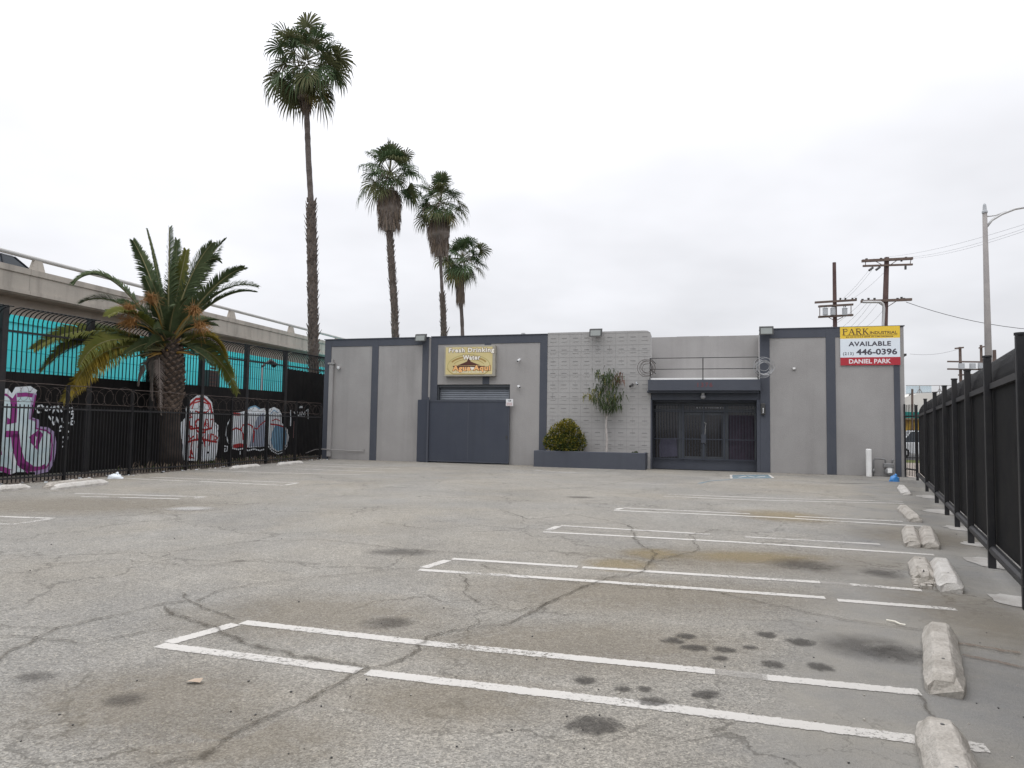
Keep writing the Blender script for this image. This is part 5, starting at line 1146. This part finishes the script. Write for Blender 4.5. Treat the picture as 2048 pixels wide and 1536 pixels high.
# farther poles
def far_pole(x, ytop, Y, lab, arms, trs=()):
    p = atdepth(x, ytop, Y); t = thing('utility_pole', lab, 'utility pole', Vector((p.x, p.y, 0)), 'utility poles')
    b = MB(); b.tube([Vector((p.x, p.y, 0)), p], [.2, .14], 8); b.build('pole', M_ARM, t)
    for x0, x1, y0, y1 in arms: b = MB(); xarm(b, None, x0, x1, y0, y1, Y-.2, .16); b.build('crossarm', M_ARM, t)
    for xx, yy in trs: b = MB(); b.tube([atdepth(xx, yy+11, Y-.5), atdepth(xx, yy, Y-.5)], .30, 12); b.build('transformer', M_GREYBOX, t)
far_pole(1920, 694, 78, 'distant utility pole with a row of pale transformers above the right fence', ((1910, 1927, 697, 695), (1895, 1968, 723, 724), (1895, 1965, 738, 739), (1917, 1950, 750, 749)), ((1923, 727), (1945, 727), (1962, 726)))
far_pole(1962, 690, 84, 'distant bare utility pole right behind the pale transformers', ((1958, 1969, 696, 693),))
far_pole(1988.5, 700, 60, 'short distant pole just right of the lamp post', ())
wire(atdepth(1820, 708, 70), atdepth(1920, 697, 78), .3, 'faint distant cable left of the transformer pole', .012)

# ------------------------------------------------------------------ beyond the gate
t = thing('domed_hall', 'white hall with low domed roof and teal band beyond the gate', 'building', atdepth(1850, 868, 95))
p = atdepth(1800, 868, 95); q = atdepth(1990, 868, 95); fr = lambda u, o, z: Vector((p.x+u, p.y-o, z))
M_HALL = mat('white hall panel', (.62, .60, .56), .8, (.5, .49, .46), .3, .6); M_TEAL = mat('teal band', (.01, .25, .22), .7)
wdh = q.x-p.x
b = MB(); b.fbox(fr, -4, wdh, -20, 0, 0, 3.2); b.build('wall', mat('tan hall wall', (.24, .20, .15), .85, (.12, .1, .08), .5, .8), t)
b = MB(); b.fbox(fr, -4.2, wdh+.2, -20, .25, 3.2, 4.4); b.build('fascia', M_TEAL, t)
b = MB(); n = 16
for k in range(n):
    a0, a1 = PI*k/n, PI*(k+1)/n; f = lambda a: (wdh*.32-wdh*.36*math.cos(a), 4.4+2.6*math.sin(a)**.8)
    (u0, z0), (u1, z1) = f(a0), f(a1); b.mesh([fr(u0, 0, z0), fr(u1, 0, z1), fr(u1, -20, z1), fr(u0, -20, z0), fr(u0, 0, 4.4), fr(u1, 0, 4.4)], [(0, 3, 2, 1), (4, 0, 1, 5)])
b.build('dome_roof', M_HALL, t)
t = thing('netting_frame', 'pale blue netting screen on triangular frames over the domed hall', 'netting', atdepth(1850, 868, 120))
M_NET = bpy.data.materials.new('netting'); M_NET.use_nodes = True; _t = M_NET.node_tree; _b = _t.nodes['Principled BSDF']; _b.inputs['Base Color'].default_value = (.42, .58, .66, 1); _b.inputs['Alpha'].default_value = .35
b = MB(); p0, p1 = atdepth(1812, 771, 120), atdepth(1863, 771, 120); p2, p3 = atdepth(1863, 792, 120), atdepth(1812, 788, 120)
b.hexa([p3, p2, p2+Vector((0, .05, 0)), p3+Vector((0, .05, 0)), p0, p1, p1+Vector((0, .05, 0)), p0+Vector((0, .05, 0))]); b.build('net', M_NET, t)
b = MB(); b.tube([atdepth(1812, 771, 119.8), atdepth(1925, 771, 119.8)], .05, 5); b.tube([atdepth(1812, 788, 119.8), atdepth(1920, 780, 119.8)], .05, 5)
for x in (1839, 1879):
    b.tube([atdepth(x, 771, 119.7), atdepth(x, 845, 119.7)], .06, 5); b.tube([atdepth(x, 777, 119.7), atdepth(x-5, 786, 119.7)], .06, 5); b.tube([atdepth(x, 777, 119.7), atdepth(x+5, 785, 119.7)], .06, 5)
b.build('frame', M_POLE, t)
t = thing('thin_post', 'slim dark post standing beyond the picket gate', 'post', atdepth(1824, 868, 60)); b = MB(); b.tube([Vector((t.location.x, 60, 0)), atdepth(1824.5, 778, 60)], .09, 8); b.build('shaft', M_ARM, t); b = MB(); b.tube([atdepth(1824, 786, 60), atdepth(1818, 791, 60)], .05, 6); b.build('bracket', M_DARKM, t)
t = thing('market_stall', 'yellow fronted roadside stall beyond the picket gate', 'stall', atdepth(1825, 868, 70))
p = atdepth(1806, 868, 70); fr2 = lambda u, o, z: Vector((p.x+u, 70-o, z))
b = MB(); b.fbox(fr2, 0, 4, -2, 0, 0, 2.9); b.build('front', mat('stall yellow', (.55, .36, .03), .6, (.3, .16, .03), 1.5, .9), t); b = MB(); b.fbox(fr2, -.3, 4.3, -2.2, .5, 2.9, 3.05); b.build('awning', mat('stall awning', (.30, .22, .14), .8), t)
b = MB(); b.fbox(fr2, .4, 3.6, .0, .03, .9, 1.9); b.build('hatch', M_DARKM, t)
VP_ = Plane(_wa, 52, 1)
car(VP_, 'parked_van', 'white pickup parked on the street beyond the gate', M_CARW, VP_.px(1836, 890)[0]+.6, 0, 0, 5.2, 1.9, 'pickup', .95, 1.75)
# ------------------------------------------------------------------ fan palms
def fan_leaf(b, base, d, pet, blade, droop, rr, mi, mp=2, nseg=24, spread=112):
    """petiole curving out from the crown, then a fan of pleated segments whose tips hang"""
    d = d.normalized(); pts = []; p = base.copy(); v = d.copy(); n = 5
    for i in range(n+1):
        pts.append(p.copy()); v = (v+Vector((0, 0, -droop*.09))).normalized(); p = p+v*pet/n
    b.tube(pts, [.035, .03, .026, .022, .018, .014], 4, mp, False)
    h = pts[-1]; f = v.normalized(); s = f.cross(Vector((0, 0, 1)))
    s = s.normalized() if s.length > .05 else Vector((rr.uniform(-1, 1), rr.uniform(-1, 1), 0)).normalized()
    up = s.cross(f).normalized(); tw = rr.uniform(-.7, .7); s2 = s*math.cos(tw)+up*math.sin(tw); up2 = s2.cross(f).normalized(); s = s2; up = up2
    for k in range(nseg):
        a = R(-spread+2*spread*k/(nseg-1)); l = blade*(.72+.28*math.cos(a*.7))*rr.uniform(.88, 1.08)
        da = R(spread)/(nseg-1)*1.15
        dirv = f*math.cos(a)+s*math.sin(a)+up*.10*(1 if k % 2 else -1)*.5 + up*.22*abs(math.sin(a))
        e = (f*(-math.sin(a))+s*math.cos(a))
        r1, r2 = l*.52, l*.80
        w1 = r1*da*.9; w2 = w1*.62
        g1 = Vector((0, 0, -1))*droop*l*.06; g2 = Vector((0, 0, -1))*droop*l*.22; g3 = Vector((0, 0, -1))*droop*l*(.50+rr.uniform(-.15, .25))
        A = h; B = h+dirv*r1+g1; C = h+dirv*r2+g2; E = h+dirv*l*(1-.10*droop)+g3
        b.mesh([A-e*.012, A+e*.012, B+e*w1, B-e*w1, C+e*w2, C-e*w2, E], [(0, 1, 2, 3), (3, 2, 4, 5), (5, 4, 6)], mi)
def strip_hang(b, p, out, l, wd, rr, mi):
    s = out.cross(Vector((0, 0, 1))).normalized(); tw = rr.uniform(-1, 1); s = s*math.cos(tw)+out.normalized()*math.sin(tw)
    q = p+out*.6+Vector((0, 0, -l*.35)); e = p+out*rr.uniform(.45, .9)+Vector((rr.uniform(-.05, .05), rr.uniform(-.05, .05), -l))
    b.mesh([p-s*wd*.5, p+s*wd*.5, q+s*wd*.5, q-s*wd*.5, e], [(0, 1, 2, 3), (3, 2, 4)], mi)
def fan_palm(lab, Y, trunk_px, crown_px, r_lo, r_hi, rough_to, R_crown, skirt, seed, nleaf=38, lo_el=-55, pet=1.0, blade=1.15):
    """trunk_px: (x, y) of the stem from bottom to top at distance Y; crown_px the heart of the crown"""
    rr = random.Random(seed); P = [atdepth(x, y, Y) for x, y in trunk_px]; foot = Vector((P[0].x, P[0].y, 0))
    t = thing('fan_palm', lab, 'palm tree', foot, 'fan palms')
    path = [foot]+P; tot = P[-1].z
    n = 70; pts = []; rs = []
    def at(z):
        for a, c in zip(path, path[1:]):
            if z <= c.z or c is path[-1]: f = 0 if c.z == a.z else (z-a.z)/(c.z-a.z); return a.lerp(c, max(0, min(1, f)))
    zr = atdepth(*rough_to, Y).z
    for i in range(n+1):
        z = tot*i/n; pts.append(at(z)); k = z/tot
        r = r_lo*(1-.12*k) if z < zr else r_hi*(1.02-.12*k); rs.append(r*rr.uniform(.93, 1.07)*(1.25-.25*min(1, z/1.0)))
    b = MB(); b.tube(pts, rs, 14); tk = b.build('trunk', M_PTRUNK, t, smooth=True)
    b = MB(); z = 2.0; k = 0
    while z < zr:
        a = k*2.39996; r = r_lo*(1-.12*z/tot)*.92; c = at(z); o = Vector((math.cos(a), math.sin(a), 0)); s = Vector((-o.y, o.x, 0)); l = rr.uniform(.14, .36)*(2.0 if rr.random() < .04 else 1); w_ = rr.uniform(.06, .11)
        tilt = rr.uniform(.15, .62); p = c+o*r
        b.mesh([p-s*w_, p+s*w_, p+s*w_*.35+o*l*tilt+Vector((0, 0, l)), p-s*w_*.35+o*l*tilt+Vector((0, 0, l)), p+o*.05-Vector((0, 0, .02))], [(0, 1, 2, 3), (4, 1, 2), (4, 2, 3), (4, 3, 0)], 0)
        k += 1; z += rr.uniform(.018, .034)*(r_lo/.28)**-.2
    if k > 5: b.build('leaf_bases', M_BOOT, tk)
    c = atdepth(*crown_px, Y)
    b = MB()
    for i in range(nleaf):
        f = (i+.5)/nleaf; el = R(lo_el+(86-lo_el)*(1-f)+rr.uniform(-9, 9)); az = i*2.39996+rr.uniform(-.4, .4)
        d = Vector((math.cos(az)*math.cos(el), math.sin(az)*math.cos(el), math.sin(el)))
        mi = 0 if rr.random() < .66 else 1
        if el < R(-25) and rr.random() < .5: mi = 1 if rr.random() < .6 else 3
        base = c+Vector((0, 0, .25*math.sin(el)))+d*.10
        fan_leaf(b, base, d, pet*rr.uniform(.55, 1.12), blade*rr.uniform(.8, 1.12), .30+.45*math.cos(el)+(.25 if el < 0 else 0)+rr.uniform(-.1, .45), rr, mi)
    # old flower stalks hanging through the crown
    for i in range(5):
        az = rr.uniform(0, 2*PI); d = Vector((math.cos(az), math.sin(az), .8)); p = c.copy(); pp = [p.copy()]; v = d.normalized()
        for k in range(7): v = (v+Vector((0, 0, -.28))).normalized(); p = p+v*.28; pp.append(p.copy())
        b.tube(pp, [.02, .018, .016, .014, .012, .01, .008, .005], 4, 4, False)
        for k in range(30):
            q = pp[rr.randint(4, 7)]; strip_hang(b, q, Vector((rr.uniform(-.1, .1), rr.uniform(-.1, .1), 0)), rr.uniform(.3, .7), .02, rr, 4)
    b.build('crown', [M_FAN, M_FAN2, M_PET, M_FANY, M_DEAD], t)
    if skirt:
        (yt, yb_, rt, rb) = skirt; zt_, zb_ = atdepth(crown_px[0], yt, Y).z, atdepth(crown_px[0], yb_, Y).z
        b = MB()
        core = [at(zb_+(zt_-zb_)*k/6) for k in range(7)]; b.tube(core, [rb*.55, rb*.85, rb*.95, rt*.95, rt*.85, rt*.7, rt*.4], 14, 1)
        for k in range(1500):
            f = rr.random(); z = zb_+(zt_-zb_)*(.12+.88*f); cc = at(min(z, tot)); a = rr.uniform(0, 2*PI); rad = (rb+(rt-rb)*f)*rr.uniform(.75, 1.05)*(.75 if f > .85 else 1)
            o = Vector((math.cos(a), math.sin(a), 0)); strip_hang(b, cc+o*rad*.85+Vector((0, 0, .2)), o*rad*.3, rr.uniform(.5, 1.1)*(zt_-zb_)/3.2+.15, rr.uniform(.025, .07), rr, 0 if rr.random() < .6 else 1)
        b.build('dead_skirt', [M_DEAD, M_DEAD2], t)
    return t
fan_palm('tallest fan palm, standing alone by the elevated road', 38, [(627, 730), (626, 640), (624, 520), (622, 405), (617, 320), (613, 215), (610, 150)], (612, 128), .26, .165, (622, 405), 2.4, (165, 225, .50, .20), 5, 48, -60, 1.5, 1.2)
fan_palm('second tallest fan palm with broad dead skirt', 55, [(791, 700), (789, 620), (783, 530), (779, 460), (778, 400), (779, 380)], (780, 352), .27, .25, (780, 430), 2.2, (382, 462, .98, .80), 6, 42, -34, 1.7, 1.35)
fan_palm('leaning fan palm with long shaggy skirt, just right of the second tallest', 62, [(889, 700), (887, 640), (883, 560), (880, 505), (876, 450), (880, 420)], (881, 408), .24, .16, (885, 590), 2.2, (432, 512, 1.05, .72), 9, 40, -32, 1.65, 1.3)
fan_palm('shortest and farthest fan palm with slender skirt', 72, [(926, 700), (924, 640), (921, 590), (920, 560), (922, 530)], (925, 520), .20, .20, (924, 690), 2.2, (540, 607, .36, .42), 12, 40, -48, 1.8, 1.4)

# ------------------------------------------------------------------ date palm
def date_palm():
    rr = random.Random(17); D0 = Plane(R(-75.78), 17.38, 1)
    u, _ = D0.px(343, 925); foot = D0(u, 0, 0); Yd = foot.y
    t = thing('date_palm', 'stout date palm with arching fronds between the two left fences', 'palm tree', foot)
    mx = lambda x, y, dy=0: atdepth(x, y, Yd+dy)
    heart = mx(335, 690)
    # trunk
    zs = [(0, .48), (.6, .41), (1.5, .38), (2.3, .42), (2.9, .50), (3.5, .53), (4.0, .50), (4.4, .40), (heart.z-.1, .26)]
    pts = [foot.lerp(Vector((heart.x, heart.y, 0)), min(1, z/heart.z)) + Vector((0, 0, z)) for z, _ in zs]
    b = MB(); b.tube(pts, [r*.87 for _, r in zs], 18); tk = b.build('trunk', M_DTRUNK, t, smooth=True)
    b = MB(); z = 1.9; k = 0
    def rad(z):
        for (a, ra), (c, rc) in zip(zs, zs[1:]):
            if z <= c: return ra+(rc-ra)*(z-a)/(c-a)
        return .3
    while z < 4.75:
        a = k*2.39996; r = rad(z); f = z/heart.z; c = foot.lerp(Vector((heart.x, heart.y, 0)), min(1, f)); o = Vector((math.cos(a), math.sin(a), 0)); s = Vector((-o.y, o.x, 0)); w_ = rr.uniform(.075, .11); h_ = rr.uniform(.045, .075); ex = rr.uniform(.05, .11)*(1.3 if z > 2.4 else .6)
        p = c+o*r*.84+Vector((0, 0, z)); q = p+o*ex+Vector((0, 0, .05+rr.uniform(-.02, .03)))
        b.mesh([p-s*w_, p-Vector((0, 0, h_*1.6)), p+s*w_, p+Vector((0, 0, h_)), q-s*w_*.72, q-Vector((0, 0, h_*.75)), q+s*w_*.72, q+Vector((0, 0, h_*.55))], [(4, 5, 6, 7), (0, 1, 5, 4), (1, 2, 6, 5), (2, 3, 7, 6), (3, 0, 4, 7)])
        k += 1; z += .0105
    b.build('leaf_bases', M_DSCALE, tk)
    # fronds
    def frond(base, ctrl, tip, mi, ll=.46, np_=62, tipmi=None, sparse=1.0, rib=2, vee=.38):
        b = MB(); n = 26; C = []; tw0 = (rr.uniform(.75, 1.2) if tip.z < heart.z+.3 else rr.uniform(.25, .8))*rr.choice((-1, 1))
        for i in range(n+1):
            f = i/n; C.append(base*(1-f)**2+ctrl*2*f*(1-f)+tip*f*f)
        b.tube(C, [.035*(1-.85*i/n)+.004 for i in range(n+1)], 5, rib, False)
        for k in range(np_):
            f = .14+.86*(k+.5)/np_
            if rr.random() > sparse: continue
            x = f*n; i = min(n-1, int(x)); p = C[i].lerp(C[i+1], x-i); d = (C[i+1]-C[i]).normalized()
            side = d.cross(Vector((0, 0, 1)))
            if abs(d.z) > .75: k_ = min(1, (abs(d.z)-.75)/.2); sx_ = Vector((1, .25, 0)); sx_ = sx_-d*sx_.dot(d); side = side*(1-k_)+sx_*k_*(1 if side.dot(sx_) >= 0 else -1)
            side = side.normalized() if side.length > .05 else Vector((1, 0, 0)); up = side.cross(d).normalized(); tw = tw0*min(1, f*1.6); side, up = side*math.cos(tw)+up*math.sin(tw), up*math.cos(tw)-side*math.sin(tw)
            l = ll*(math.sin(PI*(.12+.80*f))**.6)*rr.uniform(.88, 1.1)*(1-.35*f)
            for sg in (-1, 1):
                ld = (side*sg*.80+up*vee*rr.uniform(.6, 1.25)+d*(.55+.55*f)+Vector((rr.uniform(-.1, .1), rr.uniform(-.1, .1), rr.uniform(-.1, .1)))).normalized()
                wv = d.cross(ld); wv = d*.5+wv*.35; wv = wv.normalized()*.024
                m_ = p+ld*l*.55; e = p+ld*l+Vector((0, 0, -l*.16))
                b.mesh([p-wv, p+wv, m_+wv*1.1, m_-wv*1.1, e], [(0, 1, 2, 3), (3, 2, 4)], (tipmi if tipmi is not None and f > .45+rr.uniform(-.15, .15) else mi))
        return b.build('frond', [M_DATE, M_DATE2, M_RACH, M_DATEY, M_DEAD2, M_RACHO], t)
    B = lambda dx=0, dy=0: heart+Vector((dx, 0, dy))
    L = [((339, 455), (338, 570), -.4, 0, None), ((354, 481), (348, 580), .6, 0, None), ((294, 458), (322, 560), .3, 0, None), ((266, 481), (312, 560), -.6, 0, None), ((373, 501), (352, 590), -.2, 1, None), ((424, 486), (372, 545), -.9, 0, None), ((437, 520), (395, 495), .2, 0, None), ((450, 480), (405, 515), .5, 0, None),
         ((487, 536), (430, 550), -.5, 0, None), ((515, 574), (445, 545), .5, 0, None), ((509, 584), (440, 570), 1.2, 0, None), ((148, 566), (215, 500), -1.5, 0, None), ((160, 606), (235, 570), -1.0, 0, None), ((216, 632), (262, 600), -2.6, 1, None), ((68, 698), (170, 625), -3.7, 0, 1), ((82, 742), (165, 640), -3.6, 1, None),
         ((158, 735), (195, 645), -3.7, 1, None), ((126, 803), (200, 690), -4.2, 1, 3), ((150, 768), (195, 668), -3.9, 1, 3), ((100, 718), (170, 640), -3.3, 1, None), ((462, 745), (430, 655), 2.2, 1, None), ((449, 710), (425, 640), 1.9, 1, 3), ((476, 786), (425, 665), 2.7, 0, 1), ((430, 640), (395, 640), 1.5, 0, None)]
    for tip, ct, dy, mi, tm in L:
        low = tip[1] > 690; bs = mx(335+ (tip[0]-335)*.04, 700 if low else 685, dy*.1)
        frond(bs, mx(*ct, dy*.6), mx(*tip, dy), mi, ((.72 if low else .62) if tip != (294, 458) else .2), 120, tm, 1.0, 2)
    # fronds that lean towards and away from the viewer
    for k in range(20):
        az = k*2.39996+.4; el = R(rr.choice((78, 66, 55, 42, 28, 10)) + rr.uniform(-6, 6)); Ln = rr.uniform(2.3, 3.2)*(.75 if el < .4 else 1)
        d = Vector((math.cos(az)*math.cos(el)*.55, math.sin(az)*math.cos(el), math.sin(el))); side = Vector((d.x, d.y, 0))
        if abs(d.y) < .22: d.y = .3*(1 if rr.random() < .5 else -1)
        ct = heart+d*Ln*.55; tip = heart+d*Ln+side*.5-Vector((0, 0, Ln*(.10+.30*math.cos(el))))
        frond(heart+d*.1, ct, tip, 0 if rr.random() < .75 else 1, .52, 76)
    # dead, hanging fronds and bare stubs
    for (tip, ct, dy) in (((276, 770), (282, 715), -.5), ((305, 800), (300, 715), -.55), ((292, 790), (290, 720), .3), ((322, 830), (318, 730), -.75)): frond(mx(318, 712, -.4), mx(*ct, dy), mx(*tip, dy), 4, .30, 40, None, .9, 4, .1)
    b = MB()
    for k in range(46):
        a = rr.uniform(0, 2*PI); el = rr.uniform(-.2, 1.1); d = Vector((math.cos(a)*math.cos(el), math.sin(a)*math.cos(el), math.sin(el))); p = heart+d*.2-Vector((0, 0, .25)); l = rr.uniform(.5, 1.1)
        b.tube([p, p+d*l*.5, p+d*l-Vector((0, 0, .08*l))], [.05, .035, .012], 5, rr.choice((0, 0, 1, 2)), True)
    b.build('leaf_stalks', [M_RACH, M_RACHO, M_DEAD], t)
    # orange fruit stalks
    for (x, y, dy, rx, nn) in ((262, 619, -1.6, .40, 110), (264, 645, -1.7, .44, 130), (302, 600, -1.2, .42, 110), (388, 622, -1.0, .40, 110), (398, 652, -1.0, .42, 110)):
        c = mx(x, y, dy); b = MB(); b.tube([heart, heart.lerp(c, .6)+Vector((0, 0, .15)), c], [.03, .022, .012], 5, 1)
        ax = (c-heart).normalized()
        for k in range(int(nn*1.25)):
            v = (ax*.9+Vector((rr.gauss(0, .7), rr.gauss(0, .7), rr.gauss(0, .6)))).normalized(); e = c+v*rx*rr.uniform(.3, 1.25)+Vector((0, 0, -.26*rr.random())); m_ = c+v*rx*.5
            b.tube([c-ax*rr.uniform(0, .25), m_, e], [.005, .0045, .0035], 3, 0, False)
            for q in range(4): w_ = m_.lerp(e, rr.random()); s = .008; b.mesh([w_+Vector((-s, 0, 0)), w_+Vector((0, s, s)), w_+Vector((s, 0, 0)), w_+Vector((0, -s, -s))], [(0, 1, 2, 3)], 0)
        b.build('fruit_stalk', [M_FRUIT, M_RACHO], t)
date_palm()
# weeds at the foot of the fence
rr = random.Random(41); b = MB()
for k in range(900):
    s = rr.uniform(19, 29); p = LF(s, rr.uniform(-1.5, -.1), 0)
    d = Vector((rr.uniform(-.7, .7), rr.uniform(-.7, .7), 1)); leaf_quad(b, p, d, Vector((rr.uniform(-1, 1), rr.uniform(-1, 1), .3)), rr.uniform(.08, .35), .03, rr.choice((0, 0, 1)))
tag(b.build('dry_weeds', [M_DEAD, M_BUSHG]), kind='stuff')
